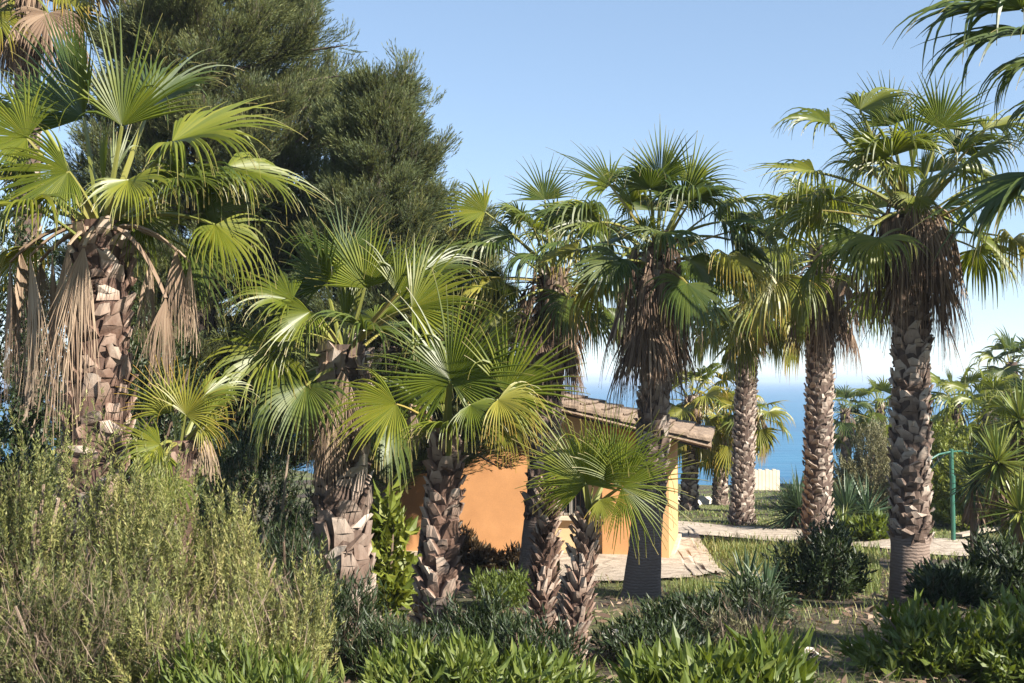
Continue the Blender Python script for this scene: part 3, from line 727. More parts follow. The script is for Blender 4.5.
# ------------------------------------------------------------------ conifers
def conifer(label, px, Y, top_px, levels, seed, leaders=(), group='dark cypress trees', nb=80, per=120, lean=0, ll=.062, lw=.0105):
    """levels: [(py, left px reach, right px reach)] boughs fill that outline"""
    rng = np.random.default_rng(seed)
    base = onground(px, Y); top = at(px + lean, top_px, Y)
    root = thing('cypress_tree', label, 'tree', base, group)
    tw = MB()
    tube(tw, bez(base - [0, 0, .1], (base + top) / 2, top, 14), np.linspace(.3, .05, 14), 9, (0, .5, 0))
    lv = np.array(levels, float)
    P, D, L, T = [], [], [], []
    def bough(a, c, e, n_, sig):
        """a limb carrying many flame shaped sprays of foliage"""
        ln = np.linalg.norm(e - a)
        m_ = max(5, int(4 + ln * 6))
        t = np.append(np.clip(rng.beta(1.8, 1.1, m_ - 1), .12, 1), .97)[:, None]
        ax = (1 - t) ** 2 * a + 2 * t * (1 - t) * c + t * t * e
        tn = unit(2 * (1 - t) * (c - a) + 2 * t * (e - c))
        out = rng.normal(0, 1, (m_, 3)) * [1, 1, .55]; out[-1] *= .1
        pd = unit(tn * .9 + unit(out) * .75 + [0, 0, .45])
        pl = (.32 + .2 * ln * (1.1 - t[:, 0])) * rng.uniform(.7, 1.3, m_) * sig
        k_ = max(6, n_ // m_)
        w = rng.random((m_, k_)); r = rng.normal(0, 1, (m_, k_, 3))
        wid = (.12 * sig * (1.05 - w) ** .8)[..., None]
        P.append((ax[:, None] + pd[:, None] * (pl[:, None] * w)[..., None] + r * wid * [1, 1, .8]).reshape(-1, 3))
        D.append(unit(pd[:, None] * 1.0 + unit(r) * .38 + [0, 0, .2]).reshape(-1, 3))
        L.append((.24 * rng.uniform(.6, 1.3, (m_, k_))).ravel())
        T.append(np.repeat(np.clip(rng.normal(.45, .17, m_), 0, 1), k_))
        tube(tw, bez(a, c, e, 6), np.linspace(.05, .008, 6), 4, (0, rng.random(), 0), False)
    for i in range(nb):
        a = (i + rng.random()) / nb
        py = lv[0, 0] + (lv[-1, 0] - lv[0, 0]) * a
        zz = at(px, py, Y)[2]
        s = np.array([px + lean * (zz - base[2]) / (top[2] - base[2])])
        az = i * 2.39996 + rng.normal(0, .3)
        reach = np.interp(py, lv[:, 0], lv[:, 2] if math.cos(az) > 0 else lv[:, 1])
        rad = px2m(abs(reach), Y) * rng.uniform(.7, 1.06)
        h_ = np.array([math.cos(az), math.sin(az) * .85, 0])
        st_ = np.array([(s[0] - 512) / F * Y, Y, zz - .25 * rad])
        if st_[2] < gz(st_[0], st_[1]) + .3: st_[2] = gz(st_[0], st_[1]) + .3
        rise = rng.uniform(.1, .55) * rad
        e = st_ + h_ * rad + [0, 0, rise]
        c = st_ + h_ * rad * .6 + [0, 0, rise * .1]
        bough(st_, c, e, int(per * (.5 + rad * .45)), 1.0)
    for (x0, y0, x1, y1, dy, n_) in leaders:
        a, e = at(x0, y0, Y + dy), at(x1, y1, Y + dy)
        bough(a, (a + e) / 2 + [rng.normal(0, .1), 0, 0], e, n_, .8)
    P, D, L = map(np.concatenate, (P, D, L))
    tone = np.concatenate(T)
    fo = MB(); sprigs(fo, rng, P, D, L, 17, ll, lw, .5, .05, True, tone=tone, stem=(tw, .003))
    tw.build('trunk', M['wood'], root, base)
    fo.build('crown', M['conifer'], root, base)
    return root
conifer('huge dark cypress whose top leaves the frame above the big left palm', 205, 18.5, -190,
        [(-150, 40, 70), (0, 90, 105), (60, 100, 140), (130, 110, 140), (200, 120, 130), (300, 130, 130), (470, 120, 120)], 31,
        [(250, 60, 348, 45, 0, 130), (250, 90, 345, 75, -.3, 130), (120, 60, 70, 10, 0, 120), (130, 30, 110, -20, -.3, 120)], nb=215, per=430)
conifer('dark cypress with two pointed leaders, right of the huge one', 378, 17, 85,
        [(95, 10, 12), (130, 30, 26), (170, 42, 46), (210, 55, 58), (260, 70, 72), (330, 80, 110), (400, 70, 120), (470, 60, 110)], 32,
        [(385, 190, 406, 72, 0, 230), (365, 190, 372, 92, .2, 160), (400, 210, 438, 152, 0, 200), (400, 230, 440, 205, -.2, 180), (340, 220, 330, 120, .3, 220), (395, 190, 425, 110, .3, 110)], nb=115, per=430)
conifer('lower cypress whose boughs hang over the orange wall', 434, 18.6, 215,
        [(225, 8, 10), (260, 24, 26), (300, 40, 46), (360, 60, 66), (420, 70, 80), (455, 60, 75)], 33, [(440, 420, 525, 448, -1.2, 190), (440, 430, 500, 468, -1.3, 160), (470, 400, 530, 425, -1.0, 130), (430, 420, 400, 465, -1.2, 120)], nb=70, per=260, lean=28)

# ------------------------------------------------------------------ house
u_ = np.array([-math.cos(R_(11)), math.sin(R_(11)), 0]); v_ = np.array([math.sin(R_(11)), math.cos(R_(11)), 0])
hc = at(663, 555, 19.2); hc[2] = gz(hc[0], hc[1]) - .05
def hf(P): P = np.asarray(P, float); return hc + P[..., :1] * u_ + P[..., 1:2] * v_ + P[..., 2:] * np.array([0, 0, 1.0])
ZE = at(708, 441, 18.9)[2] - hc[2]
APX = 2.35
def roofz(u): return ZE + .235 * (u + .75) if u < APX else ZE + .235 * (APX + .75) - .235 * (u - APX)
house = thing('garden_house', 'low orange house with tiled roof behind the palms', 'house', hc)
def prism(mb, poly, v0, v1):
    """poly in (u,z), extruded along v"""
    n_ = len(poly); P = [(a, v0, b) for a, b in poly] + [(a, v1, b) for a, b in poly]
    P = hf(np.array(P)); cen = P[:n_].mean(0), P[n_:].mean(0)
    V = np.concatenate([P, [cen[0]], [cen[1]]])
    mb.add(V, [[i, (i + 1) % n_, n_ + (i + 1) % n_, n_ + i] for i in range(n_)], [[2 * n_, (i + 1) % n_, i] for i in range(n_)] + [[2 * n_ + 1, n_ + i, n_ + (i + 1) % n_] for i in range(n_)])
def wallpoly(u0, u1, zb=-.1):
    pts = [(u0, zb), (u1, zb)]
    top = [u1] + ([APX] if u0 < APX < u1 else []) + [u0]
    return pts + [(u, roofz(u) - .13) for u in top]
mb = MB(); prism(mb, wallpoly(2.05, 5.4), 0, .25); prism(mb, wallpoly(.02, 1.02), 0, .25)
mb.build('wall', M['orange'], house, hc)
mb = MB()
wu0, wu1, wz0, wz1 = 1.28, 1.9, .72, 1.45
prism(mb, [(1.02, -.1), (2.05, -.1), (2.05, wz0), (1.02, wz0)], .2, .4)
prism(mb, [(1.02, wz0), (wu0, wz0), (wu0, wz1), (1.02, wz1)], .2, .4); prism(mb, [(wu1, wz0), (2.05, wz0), (2.05, wz1), (wu1, wz1)], .2, .4)
prism(mb, [(1.02, wz1), (2.05, wz1), (2.05, roofz(2.05) - .13), (1.02, roofz(1.02) - .13)], .2, .4)
mb.build('rendered_wall', M['cream'], house, hc)
mb = MB(); prism(mb, wallpoly(-.1, .02), 0.003, 3.2)
prism(mb, wallpoly(.02, 5.4), 3.0, 3.25)
mb.build('end_wall', M['peach'], house, hc)
mb = MB(); mb.box((-.16, -.12, -.15), (1.05, 3.3, .06), fr=hf); mb.box((2.02, -.1, -.15), (5.45, 0.1, .08), fr=hf); mb.box((1.05, -.1, -.15), (2.02, .3, .05), fr=hf)
mb.build('plinth', M['plinth'], house, hc)
win = MB()
for (a, b, c, d) in ((wu0, wz0, wu1, wz0 + .05), (wu0, wz1 - .05, wu1, wz1), (wu0, wz0 + .05, wu0 + .05, wz1 - .05), (wu1 - .05, wz0 + .05, wu1, wz1 - .05), ((wu0 + wu1) / 2 - .025, wz0 + .05, (wu0 + wu1) / 2 + .025, wz1 - .05)):
    win.box((a, .25, b), (c, .3, d), fr=hf)
wo = win.build('window', M['frame'], house, hc)
mb = MB(); mb.box((wu0 + .05, .28, wz0 + .05), (wu1 - .05, .285, wz1 - .05), fr=hf); mb.build('pane', M['glass'], wo, hc)
mb = MB(); mb.box((wu0 - .06, .1, wz0 - .06), (wu1 + .06, .22, wz0 - .004), fr=hf); mb.build('sill', M['white'], wo, hc)
mb = MB()
for k in range(7):
    uu = wu0 + .06 + k * (wu1 - wu0 - .12) / 6
    tube(mb, hf(np.array([[uu, .225, wz0], [uu, .225, wz1]])), .008, 5)
mb.build('bars', M['darkwood'], wo, hc)
mb = MB()
for u0, u1 in ((-.75, APX), (5.75, APX)):
    P = []
    for v0 in (-.38, 3.5):
        for uu, off in ((u0, -.13), (u1, -.13), (u1, 0), (u0, 0)): P.append((uu, v0, roofz(uu) + off))
    P = hf(np.array(P))
    mb.add(P, [[0, 1, 2, 3], [4, 7, 6, 5], [0, 4, 5, 1], [3, 2, 6, 7], [0, 3, 7, 4], [1, 5, 6, 2]])
roof = mb.build('roof', M['darkwood'], house, hc)
mb = MB(); rg = np.random.default_rng(5)
for sgn, u0 in ((1, -.82), (-1, 5.82)):
    for row in range(20):
        vv = -.36 + row * .2
        for k in range(9):
            a0 = abs(u0 - APX) - k * .36; a1 = max(a0 - .42, 0)
            if a0 < .08: continue
            ua, ub = APX - sgn * a0, APX - sgn * a1
            r = .115 if row else .15
            S = 8; th = np.linspace(0, np.pi, S)
            ring = []
            for uu, rr, lift in ((ua, r, .03), (ub, r * .85, .0)):
                ring.append(np.stack([np.full(S, uu), vv + rr * np.cos(th) + rg.normal(0, .006), roofz(uu) + lift + rr * np.sin(th) * .75 + rg.normal(0, .005)], 1))
            V = hf(np.concatenate(ring))
            mb.add(V, [[i, i + 1, S + i + 1, S + i] for i in range(S - 1)], None, (0, rg.random(), 0))
            if k == 0: mb.add(hf(ring[0]), None, [[0, i, i + 1] for i in range(1, S - 1)], (0, .5, 0))
    # front fascia of mortared tiles under the verge
    P = [(u0, -.5, roofz(u0) - .06), (APX, -.5, roofz(APX) - .06), (APX, -.36, roofz(APX) + .1), (u0, -.36, roofz(u0) + .1), (u0, -.36, roofz(u0) - .1), (APX, -.36, roofz(APX) - .1)]
    mb.add(hf(np.array(P)), [[0, 1, 2, 3], [0, 4, 5, 1]], [[0, 3, 4]])
mb.build('roof_tiles', M['tile'], roof, hc)

# ------------------------------------------------------------------ small built things
o = MB(); a = at(748, 492, 43); wl = px2m(32, 43); bz = gz(a[0], 43)
for k in range(9):
    x0 = a[0] + k * wl / 9
    o.box((x0, 43, bz - .1), (x0 + wl / 9 - .012, 43.18, bz + .72 + (.04 if k % 2 else 0)))
o.box((a[0] + .004, 43.03, bz - .1), (a[0] + wl - .02, 43.15, bz + .68))
tag(o.build('garden_wall', M['white'], None, (a[0], 43, bz)), 'short pale cream wall at the lawn edge in front of the sea', 'wall')
rg = np.random.default_rng(77)
for i, (px, Y, s) in enumerate([(676, 33, .3), (686, 34, .42), (697, 33.5, .34), (704, 34.5, .28), (690, 32.6, .26), (682, 35, .35)]):
    c = onground(px, Y); th = np.arange(10) / 10 * 2 * np.pi
    V = []
    for ph in np.linspace(-.3, 1.5, 6):
        V.append(np.stack([np.cos(th) * math.cos(ph), np.sin(th) * math.cos(ph), np.full(10, math.sin(ph))], 1))
    V = np.concatenate(V); V = V * (1 + rg.normal(0, .12, (len(V), 1))) * s * [1, .8, .75] + c
    mb = MB(); mb.add(V, [[r * 10 + k, r * 10 + (k + 1) % 10, (r + 1) * 10 + (k + 1) % 10, (r + 1) * 10 + k] for r in range(5) for k in range(10)], None)
    tag(mb.build('boulder', M['rock'], None, c), 'pale boulder in the heap of rocks on the lawn beyond the roof end', 'rock', 'pale boulders on the lawn')
# loose stones in the foreground soil
for i, (px, py, s, lab) in enumerate([(612, 634, .07, 'pale stone on bare soil right of the young palm'), (640, 628, .05, 'smaller pale stone on the dry grass near the dark trunk'), (805, 655, .09, 'flat grey stone low in the shade, right of the bright leafy clump'), (497, 573, .09, 'brown stone among the shrubs below the orange wall'), (852, 650, .07, 'small grey stone in the shady soil below the thick right palm')]):
    c = gp(px, py); th = np.arange(9) / 9 * 2 * np.pi
    V = np.concatenate([np.stack([np.cos(th) * math.cos(ph), np.sin(th) * math.cos(ph), np.full(9, math.sin(ph))], 1) for ph in np.linspace(-.3, 1.45, 5)])
    V = V * (1 + rg.normal(0, .14, (len(V), 1))) * s * [1.3, 1, .6] + c
    mb = MB(); mb.add(V, [[r * 9 + k, r * 9 + (k + 1) % 9, (r + 1) * 9 + (k + 1) % 9, (r + 1) * 9 + k] for r in range(4) for k in range(9)])
    tag(mb.build('stone', M['rock'], None, c), lab, 'stone')
# green clothes post
c = onground(951, 21.8); top = at(951, 449, 21.8)
cp = thing('clothes_post', 'green metal post with folding wire arms beside the path at right', 'clothes dryer', c)
mb = MB(); tube(mb, [c - [0, 0, .1], c + [0, 0, .5], top], .042, 10); tube(mb, [c + [0, 0, .9], c + [0, 0, 1.25]], .052, 10); mb.build('post', M['greenpaint'], cp, c)
for k, (px, py, dy) in enumerate([(926, 462, -.4), (930, 470, .4), (974, 455, .5)]):
    e = at(px, py, 21.8 + dy); mb = MB()
    tube(mb, [top - [0, 0, .05], (top + e) / 2 + [0, 0, .02], e], .018, 6); mb.build('arm', M['greenpaint'], cp, c)
mb = MB(); e1, e2 = at(928, 461, 21.4), at(932, 470, 22.2)
for s_ in (.35, .6, .85):
    p1, p2 = top + (e1 - top) * s_, top + (e2 - top) * s_
    tube(mb, bez(p1, (p1 + p2) / 2 - [0, 0, .06], p2, 5), .006, 4)
mb.build('wire', M['wire'], cp, c)
mb = MB(); a, b = gp(958, 539), gp(1004, 530); a[2] += .05; b[2] += .05
d = unit(b - a); s_ = np.array([-d[1], d[0], 0]) * .09
mb.add([a - s_, b - s_, b + s_, a + s_, a - s_ + [0, 0, .05], b - s_ + [0, 0, .05], b + s_ + [0, 0, .05], a + s_ + [0, 0, .05]], [[0, 3, 2, 1], [4, 5, 6, 7], [0, 1, 5, 4], [1, 2, 6, 5], [2, 3, 7, 6], [3, 0, 4, 7]])
tag(mb.build('plank', M['plank'], None, a), 'weathered plank lying on the grass behind the path', 'plank')

# ------------------------------------------------------------------ yuccas, agaves
def rosette(name, label, cat, base, heads, mat, seed, ll=.55, lw=.045, n_=110, group=None):
    rng = np.random.default_rng(seed)
    base = np.asarray(base, float).copy(); base[2] = gz(base[0], base[1])
    root = thing(name, label, cat, base, group)
    for hd in heads:
        hd = np.asarray(hd, float)
        mb = MB(); tube(mb, bez(base - [0, 0, .05], (base + hd) / 2 + [rng.normal(0, .05), 0, 0], hd, 8), np.linspace(.075, .055, 8), 8, (0, .5, 0)); tr = mb.build('stem', M['wood'], root, base)
        u = rng.random(n_); el = R_(-55) + R_(140) * u; az = np.arange(n_) * 2.39996
        D = np.stack([np.cos(az) * np.cos(el), np.sin(az) * np.cos(el), np.sin(el)], 1)
        mb = MB(); L_ = ll * rng.uniform(.75, 1.15, n_)
        side = unit(np.cross(D, [0, 0, 1.0])); nn = np.cross(side, D)
        vs_ = []; P = hd + D * .04; dr = D.copy()
        st = [0, .3, .6, .85, 1.0]
        for i, t in enumerate(st):
            if i: dr = unit(dr + np.array([0, 0, -.25]) * (t - st[i - 1])); P = P + dr * (L_ * (t - st[i - 1]))[:, None]
            w = lw * .5 * (.7 + .6 * t if t < .5 else 2 * (1 - t) * 1.0 + .03)
            vs_.append(np.stack([P - side * w, P - nn * w * .5, P + side * w], 1))
        V = np.stack(vs_, 1); b0 = (np.arange(n_)[:, None] * 5 + np.arange(4)[None]).ravel() * 3
        c = np.stack([np.broadcast_to(np.array(st)[None, :, None], V.shape[:3]), np.broadcast_to(rng.random(n_)[:, None, None], V.shape[:3]), np.full(V.shape[:3], .5)], -1)
        mb.add(V.reshape(-1, 3), np.concatenate([np.stack([b0, b0 + 1, b0 + 4, b0 + 3], 1), np.stack([b0 + 1, b0 + 2, b0 + 5, b0 + 4], 1)]), None, c.reshape(-1, 3))
        mb.build('leaf_head', M[mat], root, base)
        dl = MB(); nd = 40; az = rng.random(nd) * 6.28; zz = rng.uniform(0, .35, nd)
        Pd = hd + np.stack([np.cos(az) * .06, np.sin(az) * .06, -zz], 1)
        sprigs(dl, rng, Pd, np.stack([np.cos(az) * .35, np.sin(az) * .35, -np.ones(nd)], 1), .1, 1, ll * .8, lw * .8, .2)
        dl.build('dead_leaves', M['dead_dark'], root, base)
    return root
rosette('yucca', 'yucca with bright spiky heads at the right edge, behind the path', 'yucca', onground(1003, 17), [at(998, 462, 17), at(1020, 512, 16.6)], 'yucca', 201, .62, .05, 120, 'yuccas at the right edge')
rosette('yucca', 'taller yucca reaching out of the right edge above the bright one', 'yucca', onground(1030, 17.8), [at(1020, 420, 17.8), at(1045, 450, 17.4)], 'yucca', 202, .62, .05, 110, 'yuccas at the right edge')
rosette('yucca', 'dark low yucca left of the bright yucca', 'yucca', onground(972, 18.2), [at(975, 480, 18.2)], 'bluegreen', 203, .6, .045, 90, 'yuccas at the right edge')
rosette('agave', 'spiky dark plant left of the pale criss-cross trunk', 'spiky plant', onground(800, 24.5), [onground(798, 24.5) + [0, 0, .45], onground(790, 24.8) + [0, 0, .25]], 'bluegreen', 204, .85, .05, 120, 'spiky plants on the lawn')
rosette('agave', 'broad spiky blue green plant between pale criss-cross trunk and thick right trunk', 'spiky plant', onground(852, 24), [onground(845, 24) + [0, 0, .35], onground(866, 24.2) + [0, 0, .3]], 'bluegreen', 205, .85, .05, 130, 'spiky plants on the lawn')
rosette('agave', 'small yellowish spiky plant at the foot of the broad blue green one', 'spiky plant', onground(842, 22.6), [onground(842, 22.6) + [0, 0, .2]], 'yucca', 206, .5, .04, 60, 'spiky plants on the lawn')
rosette('agave', 'dark spiky plant among low shrubs in front of the sandy path', 'spiky plant', onground(745, 11.4), [onground(745, 11.4) + [0, 0, .3], onground(765, 11.2) + [0, 0, .2]], 'bluegreen', 207, .38, .035, 70)

# ------------------------------------------------------------------ shrubs
def og(px, Y): return onground(px, Y)
RB = 'rosemary bushes in the left foreground'
rk = dict(L=.36, k=58, ll=.03, lw=.008, spread=.95, lump=.3, inner=.4, mat='rosemary', up=.6, simple=True, group=RB, twig=.0016)
for i, (px, Y, rx, ry, h, n_, lab, tm, br) in enumerate([
        (18, 7.2, .62, .6, 1.68, 600, 'grey green rosemary at the left edge below the big palm', .5, 50),
        (135, 7.4, .6, .6, 1.38, 640, 'tall rosemary bush in front of the big left trunk and small yellowing palm', .55, 40),
        (232, 7.6, .5, .55, 1.1, 520, 'sunlit rosemary bush right of the tallest rosemary', .6, 60),
        (285, 6.9, .32, .42, .76, 290, 'low yellowish rosemary with bare twigs, below the split trunk palm', .65, 90),
        (75, 6.3, .6, .45, .9, 330, 'brown twiggy rosemary low in the left corner', .3, 260),
        (200, 6.2, .5, .4, .62, 260, 'low rosemary at the bottom edge with brown bare sticks', .45, 140)]):
    shrub('rosemary_bush', lab, 'shrub', og(px, Y), rx, ry, h, int(n_ * 1.75), seed=300 + i, tone_mu=tm, bare=br, **rk)
BL = 'leafy shrubs in the garden'
bk = dict(L=.26, k=15, ll=.115, lw=.034, spread=1.05, up=.5, simple=False, group=BL)
for i, (px, Y, rx, ry, h, n_, mt, lab, kw) in enumerate([
        (500, 6.5, .5, .35, .28, 170, 'broad', 'bright lance leaved shrub at the bottom edge below the young palm', {}),
        (425, 6.6, .38, .35, .25, 120, 'broad', 'bright green shrub at the bottom edge, left of centre', {}),
        (702, 6.4, .5, .35, .32, 190, 'broad', 'sunlit lance leaved clump at the bottom, left of the shady gap', dict(ll=.15, lw=.042)),
        (770, 6.6, .2, .25, .3, 50, 'broad', 'few long bright leaves sticking out right of the sunlit clump', dict(ll=.2, lw=.045)),
        (930, 7.8, .48, .45, .45, 200, 'broad', 'leafy shrub below the thick bare trunk at right', dict(ll=.1)),
        (1010, 7.6, .42, .45, .48, 190, 'broad', 'dense leafy shrub in the bottom right corner', dict(ll=.1)),
        (240, 5.9, .5, .3, .36, 120, 'broad', 'low green plants at the bottom edge under the rosemary', dict(ll=.13, lw=.02, up=.8)),
        (820, 13.3, .54, .5, .8, 330, 'broad_dark_shade', 'round dark bush in front of the pale criss-cross trunk', dict(ll=.09, lw=.03)),
        (745, 10.6, .42, .4, .32, 170, 'broad_dark_shade', 'shaded shrub in front of the sandy path', dict(ll=.1, lw=.02)),
        (690, 9.6, .5, .45, .26, 200, 'broad_dark_shade', 'dark low shrub right of the dark bare trunk', dict(ll=.08, lw=.02)),
        (655, 8.6, .42, .4, .22, 170, 'broad_dark_shade', 'flat dark shrub behind the sunlit clump', dict(ll=.07, lw=.02)),
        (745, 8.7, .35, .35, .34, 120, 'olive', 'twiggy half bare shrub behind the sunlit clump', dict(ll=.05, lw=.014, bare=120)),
        (478, 8.4, .4, .4, .5, 260, 'broad_dark_shade', 'dark fine leaved shrub between knobbly and young palm', dict(ll=.1, lw=.014, up=.8)),  # dark leaves here also carry the shade band left of the young palm
        (530, 8.0, .35, .35, .42, 160, 'broad_dark_shade', 'shaded shrub at the foot of the young palm', dict(ll=.08, lw=.014, up=.75)),
        (405, 7.9, .4, .35, .4, 220, 'broad_dark_shade', 'low dark shrub below the knobbly trunk', dict(ll=.08, lw=.014, up=.75)),
        (350, 8.4, .42, .45, .66, 230, 'broad_dark_shade', 'dark fine leaved shrub at the foot of the split trunk palm', dict(ll=.1, lw=.012, up=.8)),
        (502, 12.0, .3, .3, .3, 130, 'broad', 'small bright green shrub below the orange wall', dict(ll=.1, lw=.02, up=.75)),
        (470, 18.3, .5, .3, .5, 110, 'rust', 'rusty brown shrub against the orange wall', dict(ll=.13, lw=.04, lump=.4)),
        (518, 18.2, .3, .25, .3, 50, 'rust', 'smaller rusty shrub at the right end of the orange wall', dict(ll=.13, lw=.04, lump=.4)),
        (388, 11.6, .24, .22, 1.25, 90, 'yellowgreen', 'tall shrub with large shiny leaves between split and knobbly trunk', dict(ll=.2, lw=.09, k=9, L=.35, spread=1.2)),
        (262, 13.0, .95, .7, 2.1, 900, 'broad_dark_shade', 'big dark shrub behind the small yellowing palm', dict(ll=.06, lw=.02, up=.4)),
        (325, 12.6, .5, .5, 1.3, 360, 'broad_dark_shade', 'dark shrub behind the split trunk', dict(ll=.07, lw=.018, up=.6)),
        (-5, 14.2, 1.1, .6, 4.9, 1700, 'broad_dark_shade', 'dark evergreen thicket at the left edge behind the hanging dead fronds', dict(ll=.08, lw=.035, up=.4)),
        (110, 16.5, 1.8, .8, 4.0, 1600, 'broad_dark_shade', 'dark thicket behind the big left trunk', dict(ll=.08, lw=.035, up=.4)),
        (14, 11.3, .5, .5, 1.75, 320, 'broad_dark_shade', 'dark leafy bush behind the rosemary at the left edge', dict(ll=.1, lw=.05, k=12)),
        (290, 9.3, .5, .45, 1.0, 330, 'broad_dark_shade', 'shaded fine leaved shrub right of the sunlit rosemary', dict(ll=.09, lw=.012, up=.75)),
        (866, 30, 1.1, .9, 2.1, 1100, 'olive', 'rounded grey olive bush in front of the sea', dict(ll=.07, lw=.03, L=.4, k=22, up=.5)),
        (936, 27, .85, .8, 2.0, 700, 'yellowgreen', 'yellow green bush right of the thick right trunk', dict(ll=.1, lw=.06, L=.35)),
        (895, 36, 1.5, .9, 1.7, 520, 'olive', 'grey scrub on the bank behind the olive bush', dict(ll=.1, lw=.04, L=.4)),
        (866, 22.4, .5, .35, .42, 110, 'broad', 'low plant with broad leaves beside the path at the thick trunk', dict(ll=.2, lw=.09, k=9, spread=1.1)),
        (826, 22.0, .4, .35, .35, 90, 'broad_dark_shade', 'low dark plant at the foot of the pale criss-cross trunk', dict(ll=.16, lw=.07, k=9, spread=1.1)),
        (1000, 12.2, .6, .55, .68, 280, 'broad_dark_shade', 'dark shrub below the yuccas at the right edge', dict(ll=.12, lw=.03)),
        (950, 12.0, .4, .4, .42, 170, 'broad_dark_shade', 'low dark shrub right of the thick bare trunk', dict(ll=.12, lw=.03)),
        (978, 25, 1.2, .8, 1.5, 560, 'yellowgreen', 'mixed green bush behind the yuccas', dict(ll=.12, lw=.05, L=.4)),
        (1050, 24, 1.1, .9, 2.0, 420, 'broad', 'tall bush cut by the right edge behind the yuccas', dict(ll=.12, lw=.05, L=.4)),
        ]):
    d_ = dict(bk); d_.update(kw)
    shrub('leafy_shrub', lab, 'shrub', og(px, Y), rx, ry, h, n_, seed=400 + i, mat=mt, **d_)

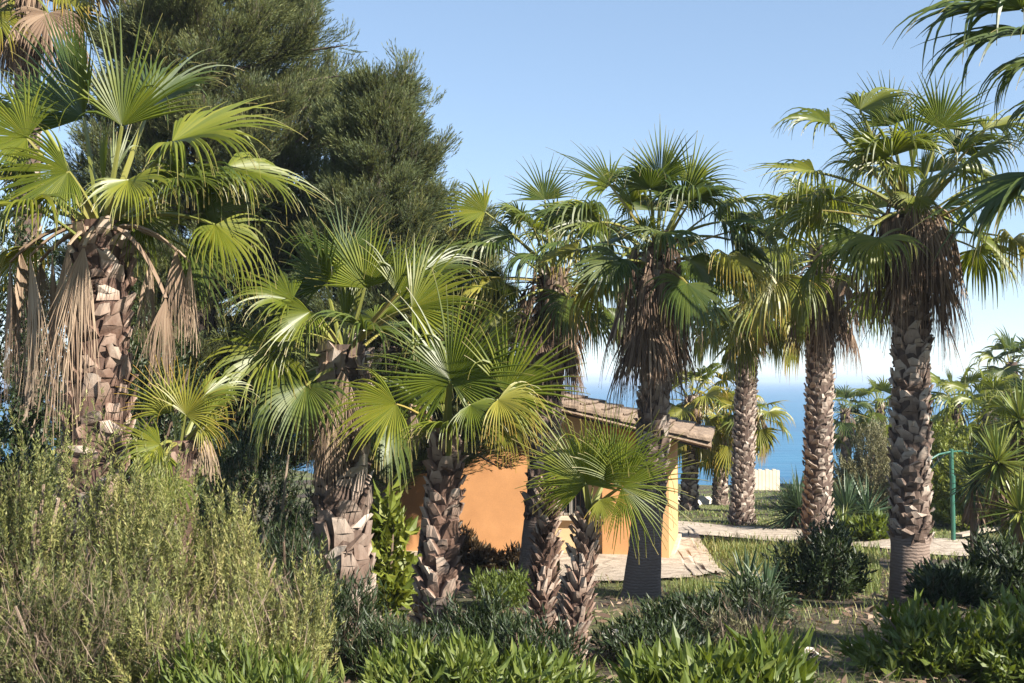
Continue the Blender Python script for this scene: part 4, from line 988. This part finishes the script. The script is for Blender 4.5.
# ------------------------------------------------------------------ grass
def grass(name, n_, ylo, yhi, xlo, xhi, h0, h1, seed, dry, w=.006, lean=.35, thin=None):
    rng = np.random.default_rng(seed)
    pts = []
    while len(pts) < n_:
        px, py = rng.uniform(xlo, xhi), rng.uniform(ylo, yhi)
        pts.append((px, py))
    P = np.array(pts)
    # vectorised ground hit
    lo = np.full(n_, 2.0); hi = np.full(n_, 46.0)
    x = (P[:, 0] - 512) / F; y = -(P[:, 1] - 341.5) / F
    dx, dy, dz = x, CP - y * SP, SP + y * CP
    for _ in range(40):
        m_ = (lo + hi) / 2; s = m_ / dy
        up_ = CZ + dz * s > ground(dx * s, m_)
        lo = np.where(up_, m_, lo); hi = np.where(up_, hi, m_)
    s = lo / dy; X = dx * s; Yw = lo
    loc = np.stack([X - hc[0], Yw - hc[1]], 1); uu = loc @ u_[:2]; vv = loc @ v_[:2]
    inh = (uu > -.35) & (uu < 5.6) & (vv > -.15) & (vv < 3.6)
    P = P + rng.normal(0, 1, P.shape) * [9, 3]
    pt = np.interp(P[:, 0], [a for a, b in PATH_T], [b for a, b in PATH_T]); pb = np.interp(P[:, 0], [a for a, b in PATH_B], [b for a, b in PATH_B])
    inp = (P[:, 1] > pt - 1) & (P[:, 1] < pb + 1) & (P[:, 0] > 590)
    fc = (P[:, 0] > 560) & (P[:, 0] < 722 - (575 - P[:, 1]) * .64) & (P[:, 1] > 527) & (P[:, 1] < 583)
    patch = np.sin(X * 1.3 + 2 * np.sin(Yw * .9)) * np.sin(Yw * 1.1 + X * .5) + rng.normal(0, .45, n_)
    ok = ~inh & ~inp & ~fc & (patch > (-.45 if lean < .5 else -.1))
    if thin: ok &= (P[:, 1] < thin) | (rng.random(n_) < .3)
    X, Yw, patch = X[ok], Yw[ok], patch[ok]; k = len(X)
    hgt = rng.uniform(h0, h1, k) * (1 + .4 * np.clip(patch, -1, 1)); az = rng.random(k) * 6.28
    B = np.stack([X, Yw, ground(X, Yw) - .01], 1)
    ld = np.stack([np.cos(az) * lean, np.sin(az) * lean, np.ones(k)], 1) * hgt[:, None] * rng.uniform(.7, 1.2, (k, 1))
    sdv = np.stack([-np.sin(az), np.cos(az), np.zeros(k)], 1) * (w * (Yw / 10) ** .6)[:, None]
    mid = B + ld * [.35, .35, .6]
    V = np.stack([B - sdv, B + sdv, mid + sdv * .8, mid - sdv * .8, B + ld], 1).reshape(-1, 3)
    b0 = np.arange(k) * 5
    tn = np.clip(rng.normal(dry, .22, k) - .15 * patch, 0, 1)
    mb = MB(); mb.add(V, np.stack([b0, b0 + 1, b0 + 2, b0 + 3], 1), np.stack([b0 + 3, b0 + 2, b0 + 4], 1), np.stack([np.zeros(5 * k), np.repeat(tn, 5), np.zeros(5 * k)], 1))
    o = mb.build(name, M['grass'], None, (0, 0, 0)); o['kind'] = 'stuff'
    return o
tag(grass('lawn_grass', 26000, 488, 560, 590, 1060, .025, .08, 1, .42, .008), 'short sunlit lawn grass beyond and beside the path', 'grass')
tag(grass('meadow_grass', 9000, 540, 596, 680, 880, .07, .17, 6, .48, .005), 'yellow green tufted grass between the path and the round dark bush', 'grass')
tag(grass('dry_grass', 13000, 542, 640, 580, 1050, .03, .13, 2, .68, .004, .9, 590), 'dry yellowing grass around the tall palm trunks', 'grass')
tag(grass('undergrowth', 15000, 570, 720, -20, 1050, .03, .13, 3, .35, .0035, .9), 'straggly weeds on the shaded foreground soil', 'grass')

# ------------------------------------------------------------------ leaf litter
def litter(n_, seed):
    rng = np.random.default_rng(seed)
    Y = 5.5 + 12 * rng.random(n_) ** 1.3; X = (rng.uniform(-60, 1080, n_) - 512) / F * Y
    loc = np.stack([X - hc[0], Y - hc[1]], 1); uu = loc @ u_[:2]; vv = loc @ v_[:2]
    ok = ~((uu > -.3) & (uu < 5.6) & (vv > -.2)); X, Y = X[ok], Y[ok]; k = len(X)
    P = np.stack([X, Y, ground(X, Y) + .008 + .02 * rng.random(k)], 1)
    az = rng.random(k) * 6.28; tl = rng.normal(0, .3, k)
    D = unit(np.stack([np.cos(az), np.sin(az), tl], 1)); sd_ = np.stack([-np.sin(az), np.cos(az), rng.normal(0, .3, k)], 1)
    l_ = rng.uniform(.03, .16, k)[:, None]; w_ = l_ * rng.uniform(.06, .25, (k, 1))
    V = np.stack([P, P + D * l_ * .5 + sd_ * w_, P + D * l_, P + D * l_ * .5 - sd_ * w_], 1).reshape(-1, 3)
    b0 = np.arange(k) * 4
    mb = MB(); mb.add(V, np.stack([b0, b0 + 1, b0 + 2, b0 + 3], 1), None, np.stack([np.zeros(4 * k), np.repeat(rng.random(k), 4), np.zeros(4 * k)], 1))
    o = mb.build('leaf_litter', M['dead_dark'], None, (0, 0, 0)); o['kind'] = 'stuff'
    tag(o, 'dry leaf litter scattered over the shaded soil', 'leaf litter')
litter(11000, 9)
